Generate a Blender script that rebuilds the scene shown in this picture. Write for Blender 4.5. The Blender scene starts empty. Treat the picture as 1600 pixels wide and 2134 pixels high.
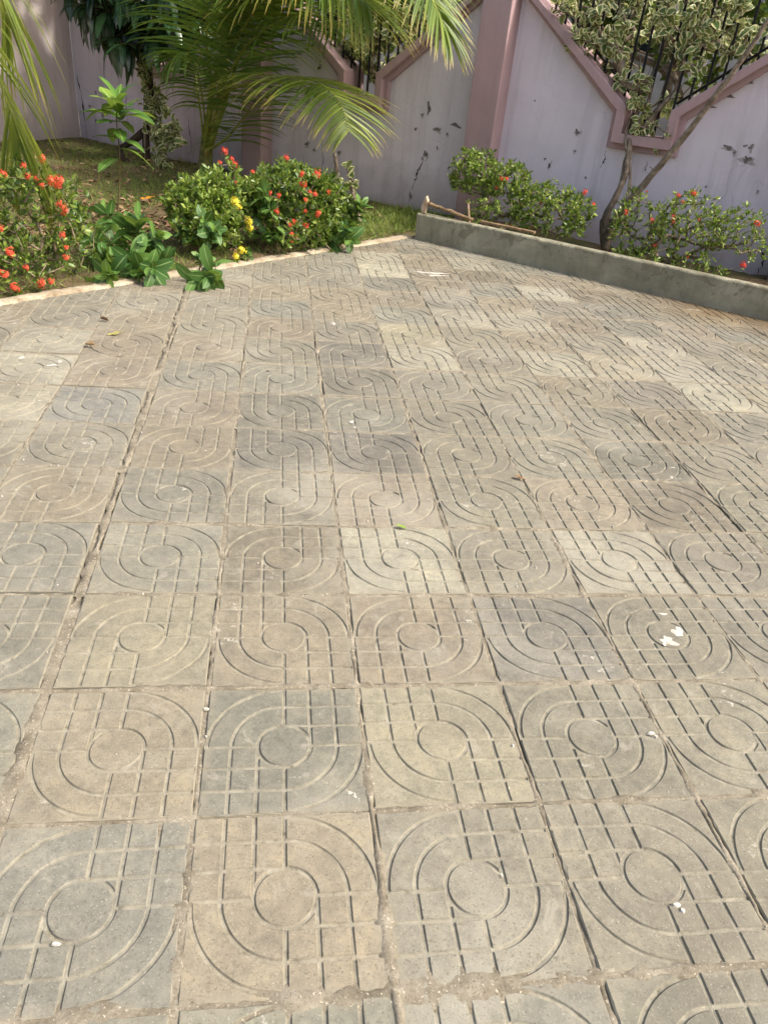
import bpy, bmesh, math, random
import numpy as np
from mathutils import Vector, Matrix, geometry

R = math.radians
scene = bpy.context.scene
C = scene.collection

# ------------------------------------------------------------------ camera
CAM_LOC = Vector((0.5535, -0.7305, 1.5060))
YAW, PITCH, ROLL = 0.173046, 0.543363, 0.108234
def make_camera():
    f = Vector((math.sin(YAW)*math.cos(PITCH), math.cos(YAW)*math.cos(PITCH), -math.sin(PITCH)))
    r = f.cross(Vector((0, 0, 1))).normalized(); u = r.cross(f)
    c, s = math.cos(ROLL), math.sin(ROLL)
    r2, u2 = c*r + s*u, -s*r + c*u
    cam = bpy.data.cameras.new('camera'); o = bpy.data.objects.new('camera', cam); C.objects.link(o)
    m = Matrix((r2, u2, -f)).transposed().to_4x4(); m.translation = CAM_LOC
    o.matrix_world = m
    cam.sensor_fit = 'VERTICAL'; cam.sensor_height = 36.0; cam.sensor_width = 27.0
    cam.lens = 1595.877/2134*36.0
    cam.clip_start = 0.05; cam.clip_end = 500
    scene.camera = o
make_camera()

# ------------------------------------------------------------------ sky, sun, exposure
SUN_EL, SUN_AZ = R(48), R(-26)             # sun stands to the right, grazing along the boundary wall
sv = Vector((math.cos(SUN_EL)*math.cos(SUN_AZ), math.cos(SUN_EL)*math.sin(SUN_AZ), math.sin(SUN_EL)))
w = bpy.data.worlds.new('World'); scene.world = w; w.use_nodes = True
sky = w.node_tree.nodes.new('ShaderNodeTexSky'); sky.sky_type = 'NISHITA'; sky.sun_disc = False
sky.sun_elevation = SUN_EL; sky.sun_rotation = math.atan2(sv.x, sv.y)
sky.dust_density = 6.0; sky.air_density = 1.0; sky.ozone_density = 0.6
bg = w.node_tree.nodes['Background']; bg.inputs['Strength'].default_value = 0.15
w.node_tree.links.new(sky.outputs[0], bg.inputs[0])
sl = bpy.data.lights.new('sun', 'SUN'); sl.energy = 2.1; sl.angle = R(3.5); sl.color = (1.0, 0.955, 0.875)
so = bpy.data.objects.new('sun', sl); C.objects.link(so); so.location = (6, 2, 8)
so.rotation_euler = sv.to_track_quat('Z', 'Y').to_euler()
scene.view_settings.view_transform = 'Standard'; scene.view_settings.look = 'None'
scene.cycles.max_bounces = 5; scene.cycles.diffuse_bounces = 3; scene.cycles.glossy_bounces = 2; scene.cycles.transmission_bounces = 4
scene.cycles.caustics_reflective = False; scene.cycles.caustics_refractive = False
scene.view_settings.exposure = 0.95; scene.view_settings.gamma = 1.0

# ------------------------------------------------------------------ frames and helpers
# the boundary wall's own frame: s runs along it, n away from the camera
D_ = Vector((0.7682, -0.6402, 0)); N_ = Vector((0.6402, 0.7682, 0)); WROT = math.atan2(D_.y, D_.x)
def SN(s, n, z=0.0): return D_*s + N_*n + Vector((0, 0, z))
def to_sn(p): return p.x*D_.x + p.y*D_.y, p.x*N_.x + p.y*N_.y
def curb_s(n): return -3.31 + (n - 2.37)*0.1185      # paving edge beside the garden
LOWN = 6.23                                           # front of the low wall
rng = random.Random(7); nrg = np.random.default_rng(5)

def tag(o, label=None, cat=None, group=None, kind=None):
    if label: o['label'] = label
    if cat: o['category'] = cat
    if group: o['group'] = group
    if kind: o['kind'] = kind
    return o
def empty(name, loc=(0, 0, 0), rz=0.0):
    o = bpy.data.objects.new(name, None); C.objects.link(o); o.location = loc; o.rotation_euler = (0, 0, rz)
    o.empty_display_size = 0.1
    return o
def link(name, me, parent=None, mat=None):
    if mat and not me.materials: me.materials.append(mat)
    o = bpy.data.objects.new(name, me); C.objects.link(o)
    if parent: o.parent = parent
    return o
def pyobj(name, v, f, mat, parent=None, smooth=False):
    me = bpy.data.meshes.new(name); me.from_pydata([tuple(p) for p in v], [], f)
    if smooth: me.polygons.foreach_set('use_smooth', [True]*len(me.polygons))
    me.update()
    return link(name, me, parent, mat)
class MB:
    def __init__(self): self.v = []; self.f = []
    def add(self, v, f):
        b = len(self.v); self.v += [tuple(p) for p in v]; self.f += [tuple(i+b for i in q) for q in f]
    def box(self, x0, x1, y0, y1, z0, z1):
        self.add([(x0,y0,z0),(x1,y0,z0),(x1,y1,z0),(x0,y1,z0),(x0,y0,z1),(x1,y0,z1),(x1,y1,z1),(x0,y1,z1)],
                 [(0,3,2,1),(4,5,6,7),(0,1,5,4),(1,2,6,5),(2,3,7,6),(3,0,4,7)])
    def tube(self, pts, rad, sides=6, cap=True):
        pts = [Vector(p) for p in pts]; n = len(pts); b = len(self.v)
        if not hasattr(rad, '__len__'): rad = [rad]*n
        ref = Vector((0.3, 0.2, 1)).normalized()
        for i, p in enumerate(pts):
            t = (pts[min(i+1, n-1)] - pts[max(i-1, 0)]).normalized()
            a = t.cross(ref)
            if a.length < 0.05: a = t.cross(Vector((1, 0, 0)))
            a.normalize(); c = t.cross(a)
            for k in range(sides):
                th = 2*math.pi*k/sides
                self.v.append(tuple(p + (a*math.cos(th) + c*math.sin(th))*rad[i]))
        for i in range(n-1):
            for k in range(sides):
                k2 = (k+1) % sides
                self.f.append((b+i*sides+k, b+i*sides+k2, b+(i+1)*sides+k2, b+(i+1)*sides+k))
        if cap:
            self.f.append(tuple(b+k for k in range(sides))[::-1]); self.f.append(tuple(b+(n-1)*sides+k for k in range(sides)))
    def build(self, name, mat, parent=None, smooth=False): return pyobj(name, self.v, self.f, mat, parent, smooth)

def bevel(o, wdt=0.01, seg=2):
    m = o.modifiers.new('bevel', 'BEVEL'); m.width = wdt; m.segments = seg; m.limit_method = 'ANGLE'; m.angle_limit = R(40)
    return o

# ------------------------------------------------------------------ materials
def srgb(r, g, b):
    f = lambda c: (c/255/12.92) if c/255 <= 0.04045 else ((c/255+0.055)/1.055)**2.4
    return (f(r), f(g), f(b), 1.0)
class NT:
    def __init__(self, name):
        self.m = bpy.data.materials.new(name); self.m.use_nodes = True; self.t = self.m.node_tree
        self.b = self.t.nodes['Principled BSDF']; self.o = self.t.nodes['Material Output']
        self.b.inputs['Specular IOR Level'].default_value = 0.25
    def n(self, typ, props=None, **inp):
        nd = self.t.nodes.new('ShaderNode'+typ)
        for k, v in (props or {}).items(): setattr(nd, k, v)
        for k, v in inp.items(): self.set(nd, k, v)
        return nd
    def set(self, nd, k, v):
        k = k.replace('_', ' ') if isinstance(k, str) and k not in nd.inputs else k
        if isinstance(k, str) and k[:1] == 'i' and k[1:].isdigit(): k = int(k[1:])
        s = nd.inputs[k]
        if isinstance(v, bpy.types.NodeSocket): self.t.links.new(v, s)
        elif isinstance(v, bpy.types.Node): self.t.links.new(v.outputs[0], s)
        else: s.default_value = v
    def noise(self, vec, scale, detail=4, rough=0.6, dist=0.0):
        nd = self.n('TexNoise', Scale=scale, Detail=detail, Roughness=rough, Distortion=dist)
        if vec is not None: self.set(nd, 'Vector', vec)
        return nd.outputs['Fac']
    def ramp(self, fac, stops, interp='LINEAR'):
        nd = self.n('ValToRGB'); cr = nd.color_ramp; cr.interpolation = interp
        while len(cr.elements) < len(stops): cr.elements.new(0.5)
        for e, (p, c) in zip(cr.elements, stops):
            e.position = p; e.color = c if hasattr(c, '__len__') else (c, c, c, 1)
        self.set(nd, 'Fac', fac); return nd.outputs['Color']
    def mix(self, fac, a, b, blend='MIX'):
        nd = self.n('MixRGB', {'blend_type': blend}); self.set(nd, 'Fac', fac); self.set(nd, 'Color1', a); self.set(nd, 'Color2', b)
        return nd.outputs[0]
    def math(self, op, a, b=0.0, c=None, clamp=False):
        nd = self.n('Math', {'operation': op, 'use_clamp': clamp}); self.set(nd, 0, a); self.set(nd, 1, b)
        if c is not None: self.set(nd, 2, c)
        return nd.outputs[0]
    def sep(self, vec):
        nd = self.n('SeparateXYZ'); self.set(nd, 0, vec); return nd.outputs
    def objvec(self, k=37.0):      # object coordinates, shifted for every object so that no two pieces repeat
        tc = self.n('TexCoord').outputs['Object']; oi = self.n('ObjectInfo').outputs['Random']
        r = self.math('MULTIPLY', oi, k)
        nd = self.n('VectorMath', {'operation': 'ADD'}); self.set(nd, 0, tc); self.set(nd, 1, r)
        return nd.outputs[0]
    def obj(self): return self.n('TexCoord').outputs['Object']
    def pos(self): return self.n('NewGeometry').outputs['Position']
    def bump(self, h, strength=0.3, dist=0.002, prev=None):
        nd = self.n('Bump', Strength=strength, Distance=dist); self.set(nd, 'Height', h)
        if prev is not None: self.set(nd, 'Normal', prev)
        self.set(self.b, 'Normal', nd.outputs[0]); return nd.outputs[0]
    def done(self, col, rough=0.8):
        self.set(self.b, 'Base Color', col); self.set(self.b, 'Roughness', rough); return self.m

def mat_tile():
    t = NT('paving_tile_concrete'); v = t.objvec(); P = t.pos()
    base = t.n('ObjectInfo').outputs['Color']
    mott = t.ramp(t.noise(v, 9, 5, 0.72), [(0.25, (0.70, 0.71, 0.73, 1)), (0.5, (0.98, 0.98, 0.98, 1)), (0.75, (1.25, 1.22, 1.14, 1))])
    c = t.mix(1.0, base, mott, 'MULTIPLY')
    cl = t.ramp(t.noise(v, 45, 3, 0.75), [(0.30, (0.80, 0.80, 0.80, 1)), (0.5, (1, 1, 1, 1)), (0.70, (1.16, 1.15, 1.12, 1))])
    c = t.mix(1.0, c, cl, 'MULTIPLY')
    # dusty, paler worn patches and a browner wash, continuous over neighbouring tiles
    dust = t.ramp(t.noise(P, 1.7, 5, 0.68, 0.6), [(0.50, 0.0), (0.70, 0.7)])
    c = t.mix(dust, c, srgb(152, 148, 133))
    wash = t.ramp(t.noise(P, 1.1, 5, 0.66, 0.8), [(0.46, 0.0), (0.70, 0.65)])
    c = t.mix(wash, c, srgb(109, 104, 91))
    # aggregate: dark pores and pale grains
    vo = t.n('TexVoronoi', {'feature': 'F1'}, Scale=210.0); t.set(vo, 'Vector', v)
    pore = t.ramp(vo.outputs['Distance'], [(0.10, 0.7), (0.22, 0.0)])
    pm = t.math('MULTIPLY', pore, t.ramp(t.noise(v, 26, 3), [(0.42, 0.0), (0.60, 1.0)]))
    c = t.mix(pm, c, srgb(74, 68, 58))
    gr = t.ramp(t.noise(v, 260, 2, 0.5), [(0.62, 0.0), (0.74, 0.45)])
    c = t.mix(gr, c, srgb(186, 180, 162))
    gd = t.ramp(t.noise(v, 200, 2, 0.5), [(0.30, 0.65), (0.41, 0.0)])
    c = t.mix(gd, c, srgb(92, 86, 74))
    # sand lying in the moulded grooves and smeared beside them
    z = t.sep(t.obj())[2]
    low = t.math('MULTIPLY', t.math('SUBTRACT', 0.0, z), 1/0.0050, clamp=True)
    sand = t.ramp(t.noise(P, 30, 3, 0.75), [(0.28, srgb(84, 78, 65)), (0.42, srgb(134, 129, 113)), (0.68, srgb(160, 155, 138))])
    sm = t.math('MULTIPLY', low, t.ramp(t.noise(v, 17, 4), [(0.3, 0.15), (0.62, 0.95)]))
    c = t.mix(sm, c, sand)
    sp = t.ramp(t.noise(P, 11, 5, 0.8, 0.5), [(0.58, 0.0), (0.68, 0.7)])
    c = t.mix(sp, c, srgb(148, 143, 128))
    wt = t.math('MULTIPLY', t.ramp(t.noise(P, 33, 3, 0.8), [(0.60, 0.0), (0.66, 0.8)]), t.ramp(t.noise(P, 3.1, 3), [(0.58, 0.0), (0.66, 1.0)]))
    c = t.mix(wt, c, srgb(186, 181, 168))
    # dirt creeping in from the edges
    xy = t.sep(t.obj()); ax = t.math('ABSOLUTE', xy[0]); ay = t.math('ABSOLUTE', xy[1])
    ed = t.math('MAXIMUM', ax, ay)
    em = t.math('MULTIPLY', t.ramp(ed, [(0.168, 0.0), (0.194, 1.0)]), t.ramp(t.noise(P, 18, 4, 0.75), [(0.40, 0.0), (0.60, 0.9)]))
    c = t.mix(em, c, srgb(136, 130, 113))
    # darker brown tone blended in towards the right end of the low wall
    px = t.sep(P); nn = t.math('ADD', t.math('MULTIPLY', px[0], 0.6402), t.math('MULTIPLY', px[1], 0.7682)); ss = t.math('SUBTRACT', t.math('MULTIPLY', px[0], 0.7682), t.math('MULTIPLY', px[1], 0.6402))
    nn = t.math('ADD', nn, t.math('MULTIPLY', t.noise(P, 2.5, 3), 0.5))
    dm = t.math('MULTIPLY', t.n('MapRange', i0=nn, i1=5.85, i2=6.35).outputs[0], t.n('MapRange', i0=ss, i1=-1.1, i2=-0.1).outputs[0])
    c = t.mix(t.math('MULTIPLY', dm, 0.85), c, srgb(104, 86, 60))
    t.bump(t.noise(v, 70, 5, 0.85), 0.8, 0.0022)
    return t.done(c, 0.86)

def mat_sand():
    t = NT('joint_sand'); P = t.pos()
    c = t.ramp(t.noise(P, 14, 6, 0.75), [(0.25, srgb(84, 77, 64)), (0.48, srgb(128, 120, 103)), (0.7, srgb(160, 152, 134))])
    c = t.mix(t.ramp(t.noise(P, 180, 3), [(0.3, 0.6), (0.45, 0.0)]), c, srgb(84, 72, 54))
    c = t.mix(t.ramp(t.noise(P, 150, 2), [(0.62, 0.0), (0.72, 0.7)]), c, srgb(210, 200, 176))
    t.bump(t.noise(P, 130, 5, 0.8), 0.9, 0.004)
    return t.done(c, 0.95)

def mat_wall(name, col, dirt=0.6, mould=True):
    t = NT(name); v = t.obj(); z = t.sep(v)[2]
    big = t.noise(v, 1.1, 5, 0.6, 0.4)
    c = t.ramp(big, [(0.3, [x*0.86 for x in col[:3]]+[1]), (0.55, col), (0.75, [min(1, x*1.07) for x in col[:3]]+[1])])
    # long rain streaks
    mp = t.n('Mapping', Scale=(9.0, 9.0, 0.7)); t.set(mp, 'Vector', v)
    st = t.ramp(t.noise(mp.outputs[0], 1.2, 4, 0.6), [(0.5, 0.0), (0.75, 0.34*dirt)])
    c = t.mix(st, c, srgb(118, 106, 104))
    # splash zone: soil thrown up on the foot of the wall
    foot = t.math('MULTIPLY', t.ramp(t.math('ADD', z, t.math('MULTIPLY', t.noise(v, 5, 4), 0.5)), [(0.3, 0.85*dirt), (0.75, 0.0)]), 0.8)
    c = t.mix(foot, c, srgb(112, 100, 90))
    if mould:
        sp = t.ramp(t.noise(v, 15, 5, 0.7, 0.5), [(0.72, 0.0), (0.755, 0.6)])
        ar = t.ramp(t.noise(v, 1.6, 2), [(0.50, 0.0), (0.62, 1.0)])
        c = t.mix(t.math('MULTIPLY', sp, ar), c, srgb(70, 64, 62))
        hl = t.n('TexVoronoi', {'feature': 'DISTANCE_TO_EDGE'}, Scale=2.6); t.set(hl, 'Vector', t.n('VectorMath', {'operation': 'ADD'}, i0=v, i1=t.n('TexNoise', Scale=4.0).outputs['Color']).outputs[0])
        ck = t.math('MULTIPLY', t.ramp(hl.outputs['Distance'], [(0.0, 0.4), (0.005, 0.0)]), t.ramp(t.noise(v, 2.3, 2), [(0.5, 0), (0.6, 1)]))
        c = t.mix(ck, c, srgb(80, 72, 72))
    h = t.math('ADD', t.noise(v, 3, 4), t.math('MULTIPLY', t.noise(v, 60, 4, 0.7), 0.16))
    t.bump(h, 0.5, 0.02)
    return t.done(c, 0.82)

def mat_cement():
    t = NT('low_wall_cement'); v = t.obj(); z = t.sep(v)[2]
    c = t.ramp(t.noise(v, 3, 6, 0.65, 0.5), [(0.3, srgb(116, 114, 96)), (0.52, srgb(140, 137, 117)), (0.75, srgb(166, 162, 140))])
    # blotches left by the trowelled top coat, densest along the arris
    bl = t.math('ADD', t.noise(v, 9, 5, 0.6, 0.8), t.math('MULTIPLY', z, 0.85))
    m = t.ramp(bl, [(0.70, 0.0), (0.735, 0.5)])
    c = t.mix(m, c, srgb(98, 90, 72))
    m2 = t.ramp(t.noise(v, 4.2, 5, 0.7, 0.6), [(0.58, 0.0), (0.72, 0.4)])
    c = t.mix(m2, c, srgb(106, 96, 78))
    c = t.mix(t.ramp(t.noise(v, 70, 3), [(0.62, 0), (0.7, 0.6)]), c, srgb(70, 66, 56))
    t.bump(t.math('ADD', t.noise(v, 6, 5), t.math('MULTIPLY', t.noise(v, 90, 4), 0.12)), 0.6, 0.012)
    return t.done(c, 0.85)

def mat_curb():
    t = NT('curb_concrete'); P = t.pos()
    c = t.ramp(t.noise(P, 7, 6, 0.7), [(0.30, srgb(118, 102, 78)), (0.5, srgb(162, 149, 126)), (0.72, srgb(192, 182, 162))])
    c = t.mix(t.ramp(t.noise(P, 60, 3), [(0.3, 0.6), (0.42, 0)]), c, srgb(110, 92, 66))
    t.bump(t.noise(P, 40, 6, 0.75), 0.9, 0.008)
    return t.done(c, 0.92)

def mat_soil():
    t = NT('garden_soil'); P = t.pos()
    c = t.ramp(t.noise(P, 5, 7, 0.75), [(0.28, srgb(74, 60, 44)), (0.5, srgb(112, 94, 70)), (0.7, srgb(142, 122, 92))])
    g = t.ramp(t.noise(P, 1.6, 4), [(0.40, 0.0), (0.60, 0.7)])
    c = t.mix(g, c, srgb(88, 96, 52))
    t.bump(t.noise(P, 45, 6, 0.8), 1.0, 0.02)
    return t.done(c, 0.95)

def mat_plain(name, stops, scale=20, rough=0.8, bump=0.4, bd=0.004, wpos=False):
    t = NT(name); v = t.pos() if wpos else t.objvec()
    c = t.ramp(t.noise(v, scale, 5, 0.65), stops)
    t.bump(t.noise(v, scale*5, 4, 0.7), bump, bd)
    return t.done(c, rough)

def mat_leaf(name, dark, mid, light, rough=0.42, trans=0.3, tcol=None, rim=None, rib=None, spec=0.4, tip=None):
    t = NT(name); v = t.objvec(11.0)
    at = t.n('Attribute', {'attribute_name': 'rnd'}).outputs['Fac']
    r = t.math('FRACT', t.math('ADD', at, t.n('ObjectInfo').outputs['Random']))
    r = t.math('ADD', t.math('MULTIPLY', r, 0.8), t.math('MULTIPLY', t.noise(v, 6, 3), 0.2))
    c = t.ramp(r, [(0.08, dark), (0.5, mid), (0.95, light)])
    e = t.n('Attribute', {'attribute_name': 'edge'}).outputs['Fac']
    if tip:
        al = t.n('Attribute', {'attribute_name': 'along'}).outputs['Fac']
        c = t.mix(t.ramp(al, [(0.72, 0.0), (0.98, 0.9)]), c, tip)
    if rim:
        en = t.math('ADD', e, t.math('MULTIPLY', t.math('SUBTRACT', t.noise(v, 38, 2), 0.5), 0.9))
        c = t.mix(t.ramp(en, [(0.56, 0.0), (0.68, 1.0)]), c, rim)
    if rib: c = t.mix(t.ramp(e, [(0.05, 0.75), (0.13, 0.0)]), c, rib)
    t.b.inputs['Specular IOR Level'].default_value = spec
    t.set(t.b, 'Base Color', c); t.b.inputs['Roughness'].default_value = rough
    tr = t.n('BsdfTranslucent'); tc = t.mix(0.65, c, tcol or (0.30, 0.42, 0.05, 1)); t.set(tr, 'Color', tc)
    mx = t.n('MixShader', Fac=trans); t.set(mx, 1, t.b.outputs[0]); t.set(mx, 2, tr.outputs[0])
    t.t.links.new(mx.outputs[0], t.o.inputs['Surface'])
    t.bump(t.noise(v, 55, 3), 0.25, 0.002)
    return t.m

M = dict(
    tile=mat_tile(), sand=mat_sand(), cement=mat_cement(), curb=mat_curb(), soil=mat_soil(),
    lilac=mat_wall('lilac_wall_paint', srgb(214, 204, 211), 0.7),
    sidewall=mat_wall('pale_wall_paint', srgb(214, 200, 196), 0.7),
    pink=mat_wall('pink_trim_paint', srgb(172, 145, 146), 0.8, False),
    undercoat=mat_plain('old_undercoat', [(0.3, srgb(150, 140, 140)), (0.7, srgb(186, 176, 176))], 25),
    bare=mat_plain('bare_render', [(0.3, srgb(86, 80, 78)), (0.7, srgb(132, 124, 121))], 30),
    crack=mat_plain('crack_dark', [(0.3, srgb(40, 36, 36)), (0.7, srgb(70, 62, 60))], 30),
    iron=mat_plain('painted_iron', [(0.3, srgb(18, 18, 20)), (0.7, srgb(38, 36, 36))], 30, 0.5),
    bark=mat_plain('grey_bark', [(0.3, srgb(84, 72, 60)), (0.5, srgb(126, 112, 96)), (0.7, srgb(160, 148, 130))], 22, 0.9, 0.9, 0.01),
    darkbark=mat_plain('dark_bark', [(0.3, srgb(40, 32, 26)), (0.7, srgb(86, 72, 58))], 18, 0.9, 1.0, 0.012),
    twig=mat_plain('twig_bark', [(0.3, srgb(84, 72, 58)), (0.7, srgb(142, 126, 106))], 30, 0.9),
    redstem=mat_plain('green_stem', [(0.3, srgb(84, 86, 52)), (0.7, srgb(122, 104, 72))], 30, 0.7),
    char=mat_plain('charred_wood', [(0.3, srgb(14, 12, 11)), (0.7, srgb(42, 36, 32))], 25, 0.9, 1.0, 0.01),
    wood=mat_plain('weathered_wood', [(0.3, srgb(88, 70, 50)), (0.5, srgb(126, 104, 78)), (0.7, srgb(158, 136, 104))], 24, 0.85, 0.7, 0.006),
    blade=mat_plain('worn_blade', [(0.3, srgb(150, 118, 96)), (0.5, srgb(182, 156, 132)), (0.7, srgb(206, 188, 164))], 18, 0.7),
    white=mat_plain('white_plaster', [(0.3, srgb(160, 153, 138)), (0.7, srgb(206, 201, 190))], 30, 0.9),
    house=mat_plain('neighbour_render', [(0.3, srgb(178, 176, 172)), (0.7, srgb(214, 212, 208))], 3, 0.9),
    stone=mat_plain('neighbour_stone', [(0.3, srgb(96, 76, 58)), (0.7, srgb(146, 120, 92))], 9, 0.85),
    mortar=mat_plain('neighbour_mortar', [(0.3, srgb(140, 130, 116)), (0.7, srgb(170, 160, 146))], 20, 0.9),
    glass=mat_plain('dark_window_glass', [(0.3, srgb(22, 28, 34)), (0.7, srgb(36, 44, 52))], 3, 0.15, 0.05),
    outer=mat_plain('plain_concrete', [(0.3, srgb(140, 128, 106)), (0.7, srgb(176, 164, 140))], 4, 0.9, wpos=True),
    red=mat_plain('ixora_red_petals', [(0.3, srgb(206, 60, 42)), (0.55, srgb(232, 96, 70)), (0.75, srgb(240, 136, 104))], 60, 0.6, 0.1),
    yellow=mat_plain('ixora_yellow_petals', [(0.3, srgb(214, 188, 24)), (0.7, srgb(246, 232, 92))], 60, 0.6, 0.1),
    ixora=mat_leaf('ixora_leaf', srgb(46, 68, 30), srgb(88, 114, 46), srgb(158, 176, 82), 0.34, 0.34, spec=0.5),
    ixora2=mat_leaf('ixora_leaf_bright', srgb(58, 82, 32), srgb(108, 136, 52), srgb(186, 200, 104), 0.34, 0.36, spec=0.5),
    weed=mat_leaf('broad_weed_leaf', srgb(44, 76, 36), srgb(70, 108, 50), srgb(112, 146, 66), 0.5, 0.28, rib=srgb(150, 176, 110)),
    sapling=mat_leaf('sapling_leaf', srgb(50, 84, 36), srgb(82, 122, 48), srgb(136, 166, 62), 0.4, 0.34, rib=srgb(170, 190, 110)),
    mango=mat_leaf('mango_leaf', srgb(22, 44, 30), srgb(38, 66, 42), srgb(62, 92, 56), 0.3, 0.14, rib=srgb(92, 120, 74), spec=0.55),
    palm=mat_leaf('palm_leaflet', srgb(66, 92, 32), srgb(98, 122, 44), srgb(146, 160, 62), 0.38, 0.38, tcol=(0.42, 0.46, 0.06, 1), spec=0.5, tip=srgb(168, 140, 70)),
    palmdark=mat_leaf('palm_leaflet_deep', srgb(58, 88, 38), srgb(90, 122, 52), srgb(140, 162, 74), 0.34, 0.38, spec=0.5),
    rachis=mat_plain('palm_rachis', [(0.3, srgb(84, 94, 36)), (0.5, srgb(128, 136, 54)), (0.7, srgb(166, 166, 84))], 9, 0.5, 0.3),
    palmbase=mat_plain('palm_base', [(0.3, srgb(58, 62, 30)), (0.5, srgb(88, 92, 46)), (0.75, srgb(128, 118, 70))], 14, 0.7, 0.8, 0.01),
    sheath=mat_plain('palm_sheath', [(0.3, srgb(104, 106, 46)), (0.5, srgb(160, 152, 78)), (0.75, srgb(194, 176, 118))], 7, 0.55, 0.4),
    boug=mat_leaf('variegated_leaf', srgb(58, 82, 40), srgb(88, 112, 54), srgb(124, 142, 74), 0.5, 0.34, tcol=(0.5, 0.52, 0.2, 1), rim=srgb(222, 216, 164)),
    backleaf=mat_leaf('background_leaf', srgb(52, 72, 34), srgb(84, 106, 46), srgb(128, 146, 66), 0.5, 0.34),
    grass=mat_leaf('grass_blade', srgb(82, 104, 44), srgb(116, 138, 58), srgb(162, 172, 90), 0.6, 0.35),
    litter=mat_leaf('dry_leaf', srgb(70, 50, 34), srgb(120, 92, 64), srgb(172, 146, 110), 0.8, 0.1, tcol=(0.3, 0.2, 0.1, 1)),
    yellowleaf=mat_leaf('yellowed_leaf', srgb(196, 130, 30), srgb(222, 160, 44), srgb(232, 184, 70), 0.6, 0.2, tcol=(0.6, 0.4, 0.05, 1)),
    paleleaf=mat_leaf('pale_fallen_leaf', srgb(158, 148, 88), srgb(180, 170, 108), srgb(196, 188, 130), 0.6, 0.2),
)

# ------------------------------------------------------------------ leaf makers
def leaf_tmpl(length, width, nseg=5, shape=1.0, fold=0.25, droop=0.15, wave=0.0, wide_at=0.45):
    """a folded, bent blade along +Y; three vertices across; returns verts, faces, edge (1 = rim), along"""
    v, e, a = [], [], []
    for i in range(nseg+1):
        t = i/nseg
        q = t/wide_at*0.5 if t < wide_at else 0.5 + (t-wide_at)/(1-wide_at)*0.5
        hw = width*0.5*max(0.0, math.sin(math.pi*q))**shape
        if i == 0 : hw = max(hw, width*0.03)
        y = length*t; z = -droop*length*t*t
        wv = wave*math.sin(t*14)
        v += [(-hw, y, z + hw*fold + wv), (0, y, z), (hw, y, z + hw*fold - wv)]
        e += [1.0, 0.0, 1.0]; a += [t]*3
    f = []
    for i in range(nseg):
        b = i*3
        f += [(b, b+1, b+4, b+3), (b+1, b+2, b+5, b+4)]
    return np.array(v), f, np.array(e), np.array(a)
def set_attr(me, name, arr):
    at = me.attributes.new(name, 'FLOAT', 'POINT'); at.data.foreach_set('value', np.asarray(arr, dtype=np.float32))
def leaf_mesh(name, tm, mat):
    v, f, e, a = tm
    me = bpy.data.meshes.new(name); me.from_pydata(v.tolist(), [], f)
    me.polygons.foreach_set('use_smooth', [True]*len(f)); set_attr(me, 'edge', e); set_attr(me, 'along', a)
    me.materials.append(mat); me.update(); return me
def frame(d, up=Vector((0, 0, 1)), roll=0.0):
    y = Vector(d).normalized(); x = y.cross(up)
    if x.length < 1e-3: x = Vector((1, 0, 0))
    x.normalize(); z = x.cross(y)
    m = Matrix((x, y, z)).transposed()
    if roll: m = m @ Matrix.Rotation(roll, 3, 'Y')
    return m
def many(name, tm, items, mat, parent=None, kind='stuff'):
    """one mesh of many leaves; items = (position, 3x3 frame, scale)"""
    v, f, e, a = tm; k = len(v); n = len(items)
    Ms = np.array([[list(r) for r in it[1]] for it in items]); T = np.array([tuple(it[0]) for it in items]); S = np.array([it[2] for it in items])
    V = np.einsum('nij,kj->nki', Ms, v)*S[:, None, None] + T[:, None, :]
    fa = np.array(f); F = (fa[None] + (np.arange(n)*k)[:, None, None]).reshape(-1, fa.shape[1])
    me = bpy.data.meshes.new(name)
    me.vertices.add(n*k); me.vertices.foreach_set('co', V.reshape(-1).astype(np.float32))
    q = fa.shape[1]; me.loops.add(F.size); me.loops.foreach_set('vertex_index', F.reshape(-1).astype(np.int32))
    me.polygons.add(len(F)); me.polygons.foreach_set('loop_start', (np.arange(len(F))*q).astype(np.int32))
    me.polygons.foreach_set('use_smooth', np.ones(len(F), dtype=bool))
    me.update(calc_edges=True)
    set_attr(me, 'edge', np.tile(e, n)); set_attr(me, 'along', np.tile(a, n)); set_attr(me, 'rnd', np.repeat(nrg.random(n), k))
    o = link(name, me, parent, mat)
    if kind: o['kind'] = kind
    return o
def single(name, me, parent, pos, m3, sc):
    o = bpy.data.objects.new(name, me); C.objects.link(o); o.parent = parent
    m = (m3 * sc).to_4x4(); m.translation = Vector(pos); o.matrix_local = m
    return o
def rdir(zmin=-1.0, zmax=1.0):
    z = rng.uniform(zmin, zmax); a = rng.uniform(0, 2*math.pi); r = math.sqrt(max(0, 1-z*z))
    return Vector((r*math.cos(a), r*math.sin(a), z))

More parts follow.
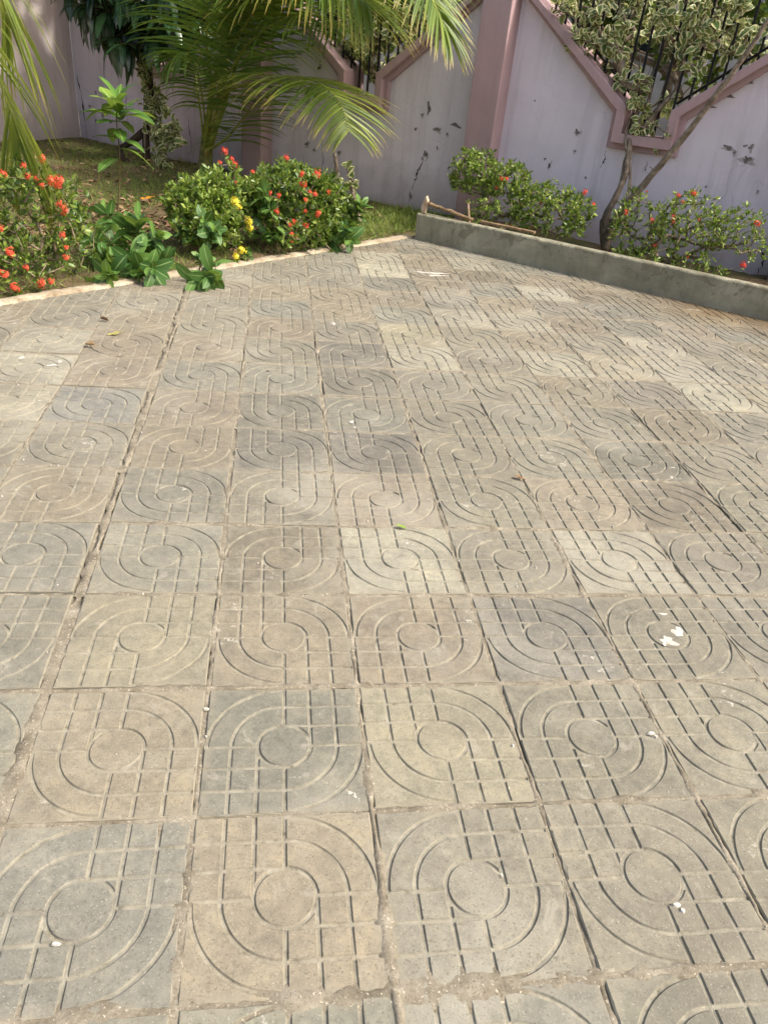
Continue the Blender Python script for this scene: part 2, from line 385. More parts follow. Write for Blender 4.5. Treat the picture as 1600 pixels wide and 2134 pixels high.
def grow(bases, targets, step=0.07, jit=0.012, up=0.35):
    """twig skeleton: every target is joined to the nearest part of what has grown so far"""
    P = [Vector(b) for b in bases]; par = [-1]*len(P); tips = []
    b0 = sum((Vector(b) for b in bases), Vector())/len(bases)
    for t in sorted(targets, key=lambda q: (q-b0).length):
        best, bi = 1e9, 0
        for i, p in enumerate(P):
            dv = t-p; c = dv.length*(1.0 + (up if dv.z < 0 else 0)) + 0.12*(p-b0).length
            if c < best: best, bi = c, i
        cur = bi; dist = (t-P[bi]).length; n = max(1, int(dist/step)); a = P[bi].copy()
        for k in range(1, n+1):
            q = a.lerp(t, k/n) + (Vector((0, 0, math.sin(math.pi*k/n)*0.06*dist)) if n > 1 else Vector())
            if k < n: q += Vector((rng.gauss(0, jit), rng.gauss(0, jit), rng.gauss(0, jit)))
            P.append(q); par.append(cur); cur = len(P)-1
        tips.append(cur)
    cnt = [0]*len(P)
    for tp in tips:
        i = tp
        while i >= 0: cnt[i] += 1; i = par[i]
    return P, par, cnt, tips
def branch_mesh(name, P, par, cnt, r0, mat, parent, rmax=0.05, sides=5, expo=0.45, rmin=0.0012):
    mb = MB()
    rad = [min(rmax, max(rmin, r0*c**expo)) for c in cnt]
    for i, p in enumerate(P):
        if par[i] >= 0:
            q = P[par[i]]
            if (p-q).length > 1e-4: mb.tube([q, p], [min(rad[par[i]], rad[i]*1.35), rad[i]], sides, cap=False)
    return mb.build(name, mat, parent, True)

# ================================================================== THE SETTING
# ------------------------------------------------------------------ ground far around
g = MB(); g.add([(-60, -60, -0.06), (60, -60, -0.06), (60, 60, -0.06), (-60, 60, -0.06)], [(0, 1, 2, 3)])
tag(g.build('ground', M['outer']), kind='structure')

# ------------------------------------------------------------------ paving: bed, moulded tiles, sandy joints
TP = 0.4
DY = {0: 0, 1: -.004, 2: -.003, 3: .004, 4: .008, 5: .006, 6: 0, 7: -.002, 8: .012, 9: .014, 10: .006, 11: -.015, 12: -.04, 13: -.055, 14: -.06, 15: -.06, 16: -.06, 17: -.06, 18: -.06}
def gx(i, j): return i*TP + (-0.017 - 0.0015*j if i <= -1 else 0.0) + (0.007 if i >= 6 else 0)
def gy(j): return j*TP + DY.get(j, 0)
def inside(x, y, m=0.0):
    s, n = to_sn(Vector((x, y, 0)))
    return s > curb_s(n) - m and n < LOWN + m
TOP = 0.010
bed = MB(); NB = 40
bed.add([(-6, -3, -0.004), (9, -3, -0.004), (9, 11, -0.004), (-6, 11, -0.004)], [(0, 1, 2, 3)])
paving = tag(bed.build('paving', M['sand']), kind='structure')

H = 0.1945; GW1, GW2, GD = 0.0060, 0.0034, 0.0054
def tile_segments(kind):
    u6 = 1/6; L = []; A = []
    lines = [((u6, 1), (u6, .5)), ((2*u6, 1), (2*u6, .5)), ((.5, 1), (.5, 4*u6)), ((0, 5*u6), (.5, 5*u6)), ((0, 4*u6), (.5, 4*u6)), ((0, .5), (2*u6, .5))]
    for a, b in lines:
        L.append((a, b)); L.append(((1-a[0], 1-a[1]), (1-b[0], 1-b[1])))
    A = [(u6, 0, 360, 40), (2*u6, 180, 270, 16), (2*u6, 0, 90, 16), (.485, 180, 270, 22), (.485, 0, 90, 22)]
    polys = [[Vector(((a[0]-.5)*2*H, (a[1]-.5)*2*H)), Vector(((b[0]-.5)*2*H, (b[1]-.5)*2*H))] for a, b in L]
    for r, a0, a1, n in A:
        polys.append([Vector((math.cos(R(a0+(a1-a0)*k/n)), math.sin(R(a0+(a1-a0)*k/n))))*(r*2*H) for k in range(n+1)])
    if kind == 'B': polys = [[Vector((-p.x, p.y)) for p in q] for q in polys]
    return polys
def tile_mesh(kind, seed):
    polys = tile_segments(kind); V = []; E = []; jr = random.Random(seed)
    lim = H - 0.0035
    def chain(pts, closed=False):
        b = len(V)
        for p in pts: V.append(Vector((max(-lim, min(lim, p.x)), max(-lim, min(lim, p.y)))))
        for k in range(len(pts)-1): E.append((b+k, b+k+1))
        if closed: E.append((b+len(pts)-1, b))
    for q in polys:
        n = len(q)
        nor = []
        for k in range(n):
            t = (q[min(k+1, n-1)] - q[max(k-1, 0)]).normalized(); nor.append(Vector((-t.y, t.x)))
        if n > 30:   # the ring
            q = q[:-1]; nor = nor[:-1]; nor = [p.normalized() for p in q]
            for off in (-GW1, -GW2, GW2, GW1): chain([p+m*off for p, m in zip(q, nor)], True)
        else:
            for off in (-GW1, -GW2, GW2, GW1): chain([p+m*off for p, m in zip(q, nor)])
    # worn arris: the inner edge of the chamfer wanders, with a few broken spots
    ring, outer, ns = [], [], 26; a = 0.0
    for side in range(4):
        ang = side*math.pi/2; ca, sa = math.cos(ang), math.sin(ang)
        for k in range(ns):
            a = a*.7 + jr.gauss(0, .0007); cut = .0022 + abs(a) + (jr.uniform(.003, .008) if jr.random() < .05 else 0)
            x = -H + 2*H*k/ns; y = -H + (cut if 0 < k else .003); x = max(-H+.003, min(H-.003, x))
            ring.append(Vector((ca*x - sa*y, sa*x + ca*y))); xo = -H + 2*H*k/ns; outer.append(Vector((ca*xo + sa*H, sa*xo - ca*H)))
    b = len(V); V += ring; E += [(b+k, b+(k+1) % len(ring)) for k in range(len(ring))]
    b = len(V); V += outer; E += [(b+k, b+(k+1) % len(outer)) for k in range(len(outer))]
    vo, eo, fo = geometry.delaunay_2d_cdt(V, E, [], 0, 1e-5)[:3]
    segs = np.array([[q[k].x, q[k].y, q[k+1].x, q[k+1].y] for q in polys for k in range(len(q)-1)])
    P = np.array([(p.x, p.y) for p in vo]); a = segs[:, :2]; dlt = segs[:, 2:] - a
    tt = np.clip(((P[:, None]-a[None])*dlt[None]).sum(2)/(dlt**2).sum(1)[None], 0, 1)
    dist = np.sqrt((((a[None]+tt[..., None]*dlt[None]) - P[:, None])**2).sum(2)).min(1)
    ph = [jr.uniform(0, 6.28) for _ in range(6)]
    fill = .86 + .22*np.sin(P[:, 0]*31+ph[0])*np.sin(P[:, 1]*27+ph[1]) + .20*np.sin(P[:, 0]*74+ph[2]+P[:, 1]*40)*np.sin(P[:, 1]*66+ph[3]) + .08*nrg.normal(size=len(P))
    z = -GD*np.clip(fill, .3, 1.1)*np.clip((GW1-dist)/(GW1-GW2), 0, 1)
    rim = np.maximum(abs(P[:, 0]), abs(P[:, 1])) > H-1e-4
    z = np.where(rim, np.minimum(z, -0.0030 - .0015*nrg.random(len(P))), z)
    bm = bmesh.new(); bv = [bm.verts.new((p[0], p[1], h)) for p, h in zip(P, z)]
    for f in fo:
        try: bm.faces.new([bv[i] for i in f])
        except ValueError: pass
    bm.normal_update()
    for f in bm.faces:
        if f.normal.z < 0: f.normal_flip()
    be = [e for e in bm.edges if len(e.link_faces) == 1]
    r = bmesh.ops.extrude_edge_only(bm, edges=be)
    for v in [x for x in r['geom'] if isinstance(x, bmesh.types.BMVert)]: v.co.z = -0.03
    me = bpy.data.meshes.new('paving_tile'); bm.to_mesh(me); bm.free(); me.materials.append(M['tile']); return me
TM = {k: [tile_mesh(k, s_) for s_ in (1, 2, 3, 4)] for k in 'AB'}
TONE = {'g': (120, 118, 106), 't': (127, 119, 103), 'n': (123, 119, 105), 'd': (108, 105, 95), 'l': (145, 141, 125), 'k': (117, 110, 95), 'b': (120, 119, 110), 'y': (140, 134, 115)}
ROWS = {-1: (0, 'ggggn'), 0: (-1, 'ggtnnnn'), 1: (-1, 'gtgynnn'), 2: (-1, 'gyttdnnn'), 3: (-1, 'ggklnlnn'), 4: (-2, 'ntgntntkn'), 5: (-2, 'nntddnndnn'),
        6: (-2, 'lbtdgngnkn'), 7: (-2, 'ltggdgnknl'), 8: (-2, 'lttndlnlyln'), 9: (-2, 'ntntnyntnln')}
def tile_type(c, j):
    b = (c + j) % 2 == 0
    if (j in (4, 5) and c <= 1) or (j in (1, 2, 3) and c <= -1): b = not b
    return 'B' if b else 'A'
ntile = 0
for j in range(-3, 18):
    for c in range(-6, 14):
        x0, x1 = gx(c, j), gx(c+1, j); y0, y1 = gy(j), gy(j+1)
        cx, cy = (x0+x1)/2, (y0+y1)/2
        cor = [inside(x, y) for x in (x0, x1) for y in (y0, y1)]
        if not any(cor): continue
        dv = Vector((cx, cy, 0)) - CAM_LOC; fwd = dv.x*math.sin(YAW) + dv.y*math.cos(YAW); lat = dv.x*math.cos(YAW) - dv.y*math.sin(YAW)
        if abs(lat) > 0.62*max(fwd, 0) + 1.0 or fwd < 0.1: continue
        if x1-x0 > TP+.005: x1 = x0 + TP if c != -1 else x1
        jr = random.Random(c*131 + j*977)
        me = jr.choice(TM[tile_type(c, j)])
        o = bpy.data.objects.new('paving_tile', me); C.objects.link(o); o.parent = paving
        sx = 1.0; sy = min(1.0, (y1-y0-0.006)/(2*H))
        cx = x0 + TP/2 if c != -1 else x0 + TP/2 - 0.002
        o.location = (cx + jr.gauss(0, .0016), cy + jr.gauss(0, .0016), TOP + jr.uniform(-.0012, .0016))
        o.rotation_euler = (jr.gauss(0, .0035), jr.gauss(0, .0035), jr.gauss(0, .005)); o.scale = (sx, sy, 1)
        k = ROWS.get(j); ch = None
        if k and 0 <= c-k[0] < len(k[1]): ch = k[1][c-k[0]]
        if ch is None: ch = jr.choice('nnnttgygkl' if j > 5 else 'nntgn')
        col = TONE[ch]; q = jr.uniform(.95, 1.05)
        o.color = srgb(col[0]*q, col[1]*q*jr.uniform(.995, 1.005), col[2]*q*jr.uniform(.985, 1.012))
        if not all(cor):
            bm = bmesh.new(); bm.from_mesh(me); mw = Matrix.LocRotScale(o.location, o.rotation_euler, o.scale); im = mw.inverted()
            a = SN(curb_s(2), 2); b2 = SN(curb_s(6), 6); t = (b2-a).normalized(); nr = Vector((-t.y, t.x, 0))
            for p0, nn in ((SN(0, LOWN+0.05), N_), (a + nr*0.03, nr)):
                bmesh.ops.bisect_plane(bm, geom=bm.verts[:]+bm.edges[:]+bm.faces[:], plane_co=im @ p0, plane_no=(mw.to_3x3().transposed() @ nn).normalized(), clear_outer=True)
            if len(bm.faces) < 3:
                bm.free(); bpy.data.objects.remove(o); continue
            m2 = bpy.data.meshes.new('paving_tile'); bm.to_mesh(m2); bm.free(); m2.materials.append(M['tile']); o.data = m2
        ntile += 1
print('tiles', ntile)

def joint_strips():
    mb = MB(); jr = random.Random(3)
    def strip(fn, t0, t1, wide):
        n = int((t1-t0)/0.016); prev = None; ph = jr.uniform(0, 50); hh = 0.0; ww = 0.0; cc = 0.0
        for k in range(n+1):
            t = t0 + (t1-t0)*k/n; x, y, px, py = fn(t)
            hh = hh*0.86 + jr.gauss(0, 1)*0.0014; ww = ww*0.85 + jr.gauss(0, 1)*0.0030; cc = cc*0.92 + jr.gauss(0, 1)*0.0008
            if not inside(x, y, 0.02): prev = None; continue
            wd = max(0.004, wide(t) + ww); h = 0.0084 + hh + jr.gauss(0, .0006)
            b = len(mb.v)
            for a, z in ((-1.5, 0.0035), (-.75, h*0.95 + jr.gauss(0, .0007)), (0, h + jr.gauss(0, .0009)), (.75, h*0.95 + jr.gauss(0, .0007)), (1.5, 0.0035)):
                mb.v.append((x + px*(a*wd+cc), y + py*(a*wd+cc), min(z, 0.0145)))
            if prev is not None:
                for q in range(4): mb.f.append((prev+q, prev+q+1, b+q+1, b+q))
            prev = b
    for i in range(-6, 15):
        base = {0: 0.0150, -1: .008, 1: .0105, 3: .0085}.get(i, 0.0072)
        off = -0.009 if i == 0 else 0.0
        strip(lambda t, i=i, off=off: (gx(i, t/TP) + off, t, 1, 0), -1.0, 7.2, lambda t, b=base: b*(1 + .25*math.sin(t*3+i)))
    for j in range(-2, 18):
        base = {0: .0165, 1: .0150, 3: .011, 2: .009}.get(j, .0070)
        strip(lambda t, j=j: (t, gy(j), 0, 1), -2.2, 5.2, lambda t, b=base: b*(1 + .3*math.sin(t*2.1+j*1.7)))
    o = mb.build('joint_sand', M['sand'], paving, True); o['kind'] = 'stuff'
joint_strips()

# ------------------------------------------------------------------ garden soil, planter soil
def ground_sheet(name, s0f, s1f, n0, n1, z, mat, ns, nn, amp=0.02):
    v, f = [], []
    jr = random.Random(2)
    for a in range(nn+1):
        n = n0 + (n1-n0)*a/nn
        for b in range(ns+1):
            s = s0f(n) + (s1f(n)-s0f(n))*b/ns
            h = amp*(math.sin(s*2.1+1)*math.cos(n*1.7) + .5*math.sin(s*5.3+n*4.1) + .5*jr.gauss(0, .5)); 
            if b == ns: h = -0.01
            v.append(SN(s, n, z + h))
    for a in range(nn):
        for b in range(ns):
            i = a*(ns+1)+b; f.append((i, i+1, i+ns+2, i+ns+1))
    return tag(pyobj(name, v, f, mat, None, True), kind='structure')
ground_sheet('garden_soil', lambda n: -9.3, lambda n: curb_s(n)-0.05 if n < 6.3 else -2.84 + .02, -2.0, 7.6, 0.014, M['soil'], 110, 170, 0.012)
ground_sheet('planter_soil', lambda n: -2.84, lambda n: 4.0, 6.28, 7.6, 0.07, M['soil'], 120, 26, 0.015)

# ------------------------------------------------------------------ curb along the garden
def curb():
    v, f = [], []; n = 330; jr = random.Random(9); wob = 0; w2 = 0
    for k in range(n+1):
        nn = -1.2 + (6.26+1.2)*k/n; s = curb_s(nn); wob = wob*.9 + jr.gauss(0, .0022); w2 = w2*.9 + jr.gauss(0, .003)
        wd = 0.085 + 0.03*max(0, (3.2-nn))*.4 + w2
        prof = [(0.012+wob, 0.0), (0.004+wob, .016), (-.012, .024), (-wd*.5, .028), (-wd+.01, .027), (-wd, .018), (-wd-.006, -.02)]
        for a, z in prof: v.append(SN(s+a, nn, z + (jr.gauss(0, .0016) if z > 0 else 0)))
    m = 7
    for k in range(n):
        for q in range(m-1): f.append((k*m+q, k*m+q+1, (k+1)*m+q+1, (k+1)*m+q))
    o = pyobj('garden_curb', v, f, M['curb'], None, True)
    tag(o, 'pale rough concrete edging strip between the garden bed and the patterned paving', 'curb')
curb()

# ------------------------------------------------------------------ low planter wall
lw = empty('low_wall', SN(-2.80, LOWN), WROT); tag(lw, 'low grey cement planter wall with a sunlit top along the paving', 'low wall')
def low_wall():
    v, f = [], []; L = 5.6; n = 220; jr = random.Random(4); a1 = a2 = a3 = 0
    for k in range(n+1):
        x = L*k/n
        a1 = a1*.9 + jr.gauss(0, .0012); a2 = a2*.8 + jr.gauss(0, .0016) - (.006 if jr.random() < .03 else 0); a3 = a3*.9 + jr.gauss(0, .0009)
        v += [(x, 0.004+a1, 0.0), (x, a1, .12), (x, a1+.001, .228+a2), (x, a1+.007, .238+a2), (x, .055, .241+a2*.6), (x, .098+a3, .237), (x, .106+a3, .226), (x, .108, 0.0)]
    m = 8
    for k in range(n):
        for q in range(m-1): f.append((k*m+q, (k+1)*m+q, (k+1)*m+q+1, k*m+q+1))
    f.append(tuple(range(m))); f.append(tuple(range(n*m, n*m+m))[::-1])
    pyobj('wall_body', v, f, M['cement'], lw, False)
low_wall()

# ------------------------------------------------------------------ boundary wall with V-shaped bays
WN = 7.54; WT = 0.20
bw = empty('boundary_wall', (0, 0, 0), WROT)
tag(bw, 'lilac boundary wall with pink coping dipping in V shapes between pillars', 'wall')
BAYS = [(-9.10, -7.44, -5.93), (-5.63, -4.36, -2.99), (-2.69, -1.28, 0.12), (0.42, 1.85, 3.2)]
def offset_path(pts, d):
    out = []
    for i, p in enumerate(pts):
        p = Vector(p)
        def nrm(a, b): t = (Vector(b)-Vector(a)).normalized(); return Vector((-t.y, t.x))
        if i == 0: m = nrm(pts[0], pts[1]); out.append(p + m*d); continue
        if i == len(pts)-1: m = nrm(pts[-2], pts[-1]); out.append(p + m*d); continue
        a, b = nrm(pts[i-1], p), nrm(p, pts[i+1]); m = (a+b).normalized(); out.append(p + m*(d/max(.3, m.dot(a))))
    return out
def band(name, lo, hi, y0, y1, mat, wob=0.0015):
    """a moulding that follows a path: lo and hi are its two edges in (s, z)"""
    jr = random.Random(len(lo)+int(y0*100)); A, B = [], []
    for i in range(len(lo)-1):
        n = max(2, int((lo[i+1]-lo[i]).length/0.06))
        for k in range(n):
            A.append(lo[i].lerp(lo[i+1], k/n)); B.append(hi[i].lerp(hi[i+1], k/n))
    A.append(lo[-1]); B.append(hi[-1])
    v, f = [], []; c = .006
    for a, b in zip(A, B):
        t = (b-a).normalized(); j1, j2 = jr.gauss(0, wob), jr.gauss(0, wob)
        v += [(a.x, y1, a.y), (a.x, y0+c, a.y+j1), (a.x+t.x*c, y0, a.y+t.y*c+j1), (b.x-t.x*c, y0, b.y-t.y*c+j2), (b.x, y0+c, b.y+j2), (b.x, y1, b.y)]
    m = 6
    for k in range(len(A)-1):
        for q in range(m-1): f.append((k*m+q, (k+1)*m+q, (k+1)*m+q+1, k*m+q+1))
        f.append((k*m+m-1, (k+1)*m+m-1, (k+1)*m, k*m))
    f.append(tuple(range(m))[::-1]); f.append(tuple(range((len(A)-1)*m, len(A)*m)))
    return pyobj(name, v, f, mat, bw, False)
def bay_path(a, c, b):
    sl = 0.775
    return [(a, 1.215 + (c-.28-a)*sl), (c-.28, 1.215), (c-.275, .955), (c+.275, .955), (c+.28, 1.225), (b, 1.225 + (b-c-.28)*sl)]
for (a, c, b) in BAYS:
    lo = bay_path(a, c, b); up = offset_path(lo, 0.082); dn = offset_path(lo, -0.05); mid = offset_path(lo, .03)
    for q in (up, dn, mid): q[0].x = a; q[-1].x = b
    lov = [Vector(p) for p in lo]
    # wall body
    poly = [(a, -0.3), (b, -0.3)] + [(p.x, p.y) for p in mid[::-1]]
    n = len(poly); v = [(p[0], WN, p[1]) for p in poly] + [(p[0], WN+WT, p[1]) for p in poly]
    f = [tuple(range(n)), tuple(range(n, 2*n))[::-1]] + [(i, i+n, (i+1) % n+n, (i+1) % n) for i in range(n)]
    o = pyobj('wall_panel', v, f, M['lilac'], bw)
    band('coping', lov, up, 7.425, 7.80, M['pink'])
    band('moulding', dn, [p.lerp(q, .12) for p, q in zip(lov, up)], 7.492, 7.72, M['pink'])
for s0 in (-5.93, -2.99, 0.12):
    m = MB(); m.box(s0, s0+.30, 7.335, 7.80, -.3, 2.28); p = bevel(m.build('pillar', M['pink'], bw), .008, 2)
    m = MB(); m.box(s0-.045, s0+.345, 7.29, 7.85, 2.28, 2.37); bevel(m.build('pillar_cap', M['pink'], p), .012, 2)

def flake(s, z, w, h, seed, parent, mat, y=WN-.0016, name='paint_chip'):
    jr = random.Random(seed); n = 16; pts = []; ph = [jr.uniform(0, 6.28) for _ in range(4)]
    for k in range(n):
        t = 2*math.pi*k/n
        r = .78*(1 + .34*math.sin(2*t+ph[0]) + .28*math.sin(3*t+ph[1]) + .2*math.sin(5*t+ph[2]) + jr.gauss(0, .14))
        pts.append((s + math.cos(t)*w*.5*r, y, z + math.sin(t)*h*.5*r))
    v = pts + [(s, y, z)]
    pyobj(name, v, [(k, (k+1) % n, n) for k in range(n)], mat, parent)
def crack(pts, seed, parent, y=WN-.0018, w=.006):
    jr = random.Random(seed); v, f = [], []; P = []
    for i in range(len(pts)-1):
        for k in range(6):
            t = k/6; P.append((pts[i][0]*(1-t)+pts[i+1][0]*t + jr.gauss(0, .006), pts[i][1]*(1-t)+pts[i+1][1]*t + jr.gauss(0, .003)))
    P.append(pts[-1])
    for i, p in enumerate(P):
        q = w*.5*(.35 + abs(jr.gauss(0, .7)))*(1 - .7*abs(2*i/(len(P)-1)-1)); v += [(p[0]-q, y, p[1]), (p[0]+q, y, p[1]+q*.3)]
    for i in range(len(P)-1): f.append((2*i, 2*i+1, 2*i+3, 2*i+2))
    pyobj('crack', v, f, M['crack'], parent)
CHIPS = [(-1.92, .99, .05, .05), (-1.91, .83, .02, .03), (-2.19, .72, .03, .025), (-.55, 1.04, .09, .04), (-.37, .97, .085, .06), (-.42, 1.07, .04, .03), (-.37, 1.07, .04, .045), (-.49, 1.01, .03, .03),
         (-3.55, 1.01, .06, .12), (-3.62, .94, .03, .04), (-3.42, .83, .07, .05), (-3.21, .89, .13, .05), (-3.3, .80, .03, .03), (-3.53, .58, .05, .06), (-3.56, .53, .03, .04), (-3.66, .14, .045, .09), (-3.23, .49, .035, .035),
         (-.64, .71, .02, .03), (-.21, .74, .02, .03), (-2.14, .67, .02, .05), (-4.7, .52, .05, .07), (-4.65, .44, .04, .05), (-5.11, .47, .06, .05), (-5.0, .42, .04, .06), (-8.27, .68, .03, .08), (-8.85, .45, .06, .03), (-8.7, .62, .04, .07),
         (-8.6, .36, .05, .05), (-8.45, .3, .08, .025), (-8.2, .4, .04, .06), (-8.75, .28, .03, .07), (-8.0, .5, .05, .03), (-7.9, .62, .03, .05), (-4.55, .75, .04, .05), (-3.4, .66, .025, .03), (-3.68, .8, .03, .06), (-1.75, .62, .02, .02), (-.1, .5, .03, .03), (-2.4, 1.2, .02, .02)]
for i, q in enumerate(CHIPS):
    if i % 3 != 2: flake(q[0]+.006, q[1]-.008, q[2]*1.45, q[3]*1.5, 450+i, bw, M['undercoat'], WN-.0009, 'lifted_paint')
    flake(*q, 50+i, bw, M['bare'])
for i, (pts, wd) in enumerate([([(-1.61, .87), (-1.60, .8), (-1.63, .72)], .012), ([(-1.21, .84), (-1.2, .78), (-1.22, .74)], .008), ([(-1.16, .80), (-1.12, .76), (-1.13, .7)], .012), ([(-.06, .42), (.0, .33), (-.03, .28), (.02, .2), (.01, .05)], .014),
                           ([(-3.50, .55), (-3.54, .5), (-3.58, .44), (-3.61, .38), (-3.62, .3), (-3.66, .2)], .02), ([(-2.12, .72), (-2.14, .63)], .012), ([(-7.0, .55), (-6.98, .35), (-6.93, .05)], .012), ([(-8.1, .75), (-8.12, .55), (-8.1, .2)], .014),
                           ([(-9.05, .8), (-9.0, .55), (-8.98, .3), (-8.97, .03)], .02), ([(-1.45, .3), (-1.6, .26), (-1.72, .24)], .014), ([(-4.9, .5), (-4.87, .3), (-4.93, .1)], .01)]):
    crack(pts, 90+i, bw, w=wd)
# mortar scraped bare along the sloping coping on the right
for i, (s, z) in enumerate([(-.80, 1.33), (-.68, 1.42), (-.55, 1.53)]): flake(s, z, .13, .028, 300+i, bw, M['bare'])

# side wall on the left, meeting the boundary wall in a corner
sw = empty('side_wall', (0, 0, 0), WROT); tag(sw, 'pale pinkish side wall at the far left, partly sunlit', 'wall')
m = MB(); m.box(-9.32, -9.102, -3.0, 7.536, -.3, 2.3); m.build('wall_panel', M['sidewall'], sw)
m = MB(); m.box(-9.40, -9.02, -3.0, 7.33, 2.3, 2.4); bevel(m.build('coping', M['pink'], sw), .01)

# railings standing in the V openings
def railing(a, c, b, label):
    r = empty('iron_railing', (0, 0, 0), WROT); tag(r, label, 'railing', 'black iron railings in the wall openings')
    y = WN + .05; lo = offset_path(bay_path(a, c, b), .10)
    def top(s):
        for p, q in zip(lo[:-1], lo[1:]):
            if p.x <= s <= q.x and q.x-p.x > .01: return p.y + (q.y-p.y)*(s-p.x)/(q.x-p.x)
        return 1.05
    k = int((b-a-.1)/.115); 
    for i in range(k+1):
        s = c + (i-k/2)*.115; z0 = top(s) - .05
        m = MB(); m.box(s-.009, s+.009, y-.009, y+.009, z0, 2.75); m.build('bar', M['iron'], r)
    m = MB(); m.box(a, b, y-.016, y+.016, 2.42, 2.46); m.build('rail', M['iron'], r)
    m = MB(); m.tube([(lo[0].x, y+.022, lo[0].y+.04), (lo[1].x, y+.022, lo[1].y+.04)], .013, 4); m.build('rail', M['iron'], r)
    m = MB(); m.tube([(lo[4].x, y+.022, lo[4].y+.04), (lo[5].x, y+.022, lo[5].y+.04)], .013, 4); m.build('rail', M['iron'], r)
railing(*BAYS[0], 'black iron railing in the V opening above the mango trunk')
railing(*BAYS[1], 'black iron railing in the V opening behind the palm fronds')
railing(*BAYS[2], 'black iron railing in the V opening with the climbing stems, at right')

# ------------------------------------------------------------------ neighbour's house seen between the bars
nh = empty('neighbour_house', (0, 0, 0), WROT); tag(nh, "pale house with brown stone base glimpsed between the railing bars", 'house')
m = MB(); m.box(-14, 6, 11.2, 11.5, -.2, 4.2); m.build('wall', M['house'], nh)
m = MB(); m.box(-1.80, -1.62, 10.4, 10.58, -.2, 3.6); bevel(m.build('column', M['house'], nh), .02)
m = MB(); m.box(-1.60, .3, 10.9, 11.19, -.2, 1.45); m.build('stone_base', M['mortar'], nh)
jr = random.Random(12)
for r_ in range(5):
    x = -1.6 + jr.uniform(0, .1)
    while x < .2:
        wd = jr.uniform(.22, .36); m = MB(); m.box(x, x+wd, 10.86, 10.92, .22+r_*.25, .22+r_*.25+.215); bevel(m.build('stone', M['stone'], nh), .012, 1); x += wd + .035
for sx in (-3.6, -.9, -6.6):
    m = MB(); m.box(sx, sx+1.2, 11.14, 11.22, 1.75, 2.9); wdo = m.build('window', M['glass'], nh)
    m = MB(); m.box(sx-.06, sx+1.26, 11.12, 11.2, 1.69, 1.749); m.build('sill', M['white'], wdo)
    m = MB(); m.box(sx+.57, sx+.63, 11.12, 11.16, 1.76, 2.89); m.build('frame', M['white'], wdo)
m = MB(); m.box(-14.3, 6.3, 10.4, 12, 4.2, 4.32); m.build('roof', M['stone'], nh)

# ================================================================== PLANTS
def plant(name, label, cat, s, n, z=0.0, group=None):
    o = empty(name, SN(s, n, z), WROT); tag(o, label, cat, group); o['_b'] = (s, n, z); return o
def loc(o, s, n, z): b = o['_b']; return Vector((s-b[0], n-b[1], z-b[2]))
def cmr(pts, n):
    """Catmull-Rom through pts, n samples"""
    P = [Vector(p) for p in pts]; P = [P[0]*2-P[1]] + P + [P[-1]*2-P[-2]]; out = []; m = len(P)-3
    for k in range(n):
        t = k/(n-1)*m; i = min(int(t), m-1); t -= i; a, b, c, d = P[i:i+4]
        out.append(0.5*((2*b) + (c-a)*t + (2*a-5*b+4*c-d)*t*t + (3*b-a-3*c+d)*t**3))
    return out

IXL = leaf_tmpl(.052, .022, 3, .8, .35, .12, 0, .55)
def flower_mesh(name, mat, seed, r=.036, n=20):
    jr = random.Random(seed); mb = MB()
    for k in range(n):
        z = jr.uniform(-.25, 1); a = jr.uniform(0, 6.28); q = math.sqrt(max(0, 1-z*z)); d = Vector((q*math.cos(a), q*math.sin(a), z*.6))
        c = d*r*jr.uniform(.6, 1.25); fr = frame(d.cross(Vector((.3, .5, .1))).normalized(), d); th = jr.uniform(0, 1.5)
        for p in range(4):
            t = th + p*math.pi/2; e = fr @ Vector((math.cos(t), math.sin(t), 0)); e2 = fr @ Vector((-math.sin(t), math.cos(t), 0)); L = r*.46
            mb.add([c, c+e*L*.55+e2*L*.34+d*.002, c+e*L*1.1+d*.001, c+e*L*.55-e2*L*.34+d*.002], [(0, 1, 2, 3)])
        mb.add([c, c-d*r*.5+Vector((.001, 0, 0)), c-d*r*.5-Vector((.001, 0, 0))], [(0, 1, 2)])
    me = bpy.data.meshes.new(name); me.from_pydata(mb.v, [], mb.f); me.materials.append(mat); me.update(); return me
FL = {'r': [flower_mesh('flower', M['red'], 40+k) for k in range(4)], 'y': [flower_mesh('flower', M['yellow'], 60+k, .03, 18) for k in range(2)]}
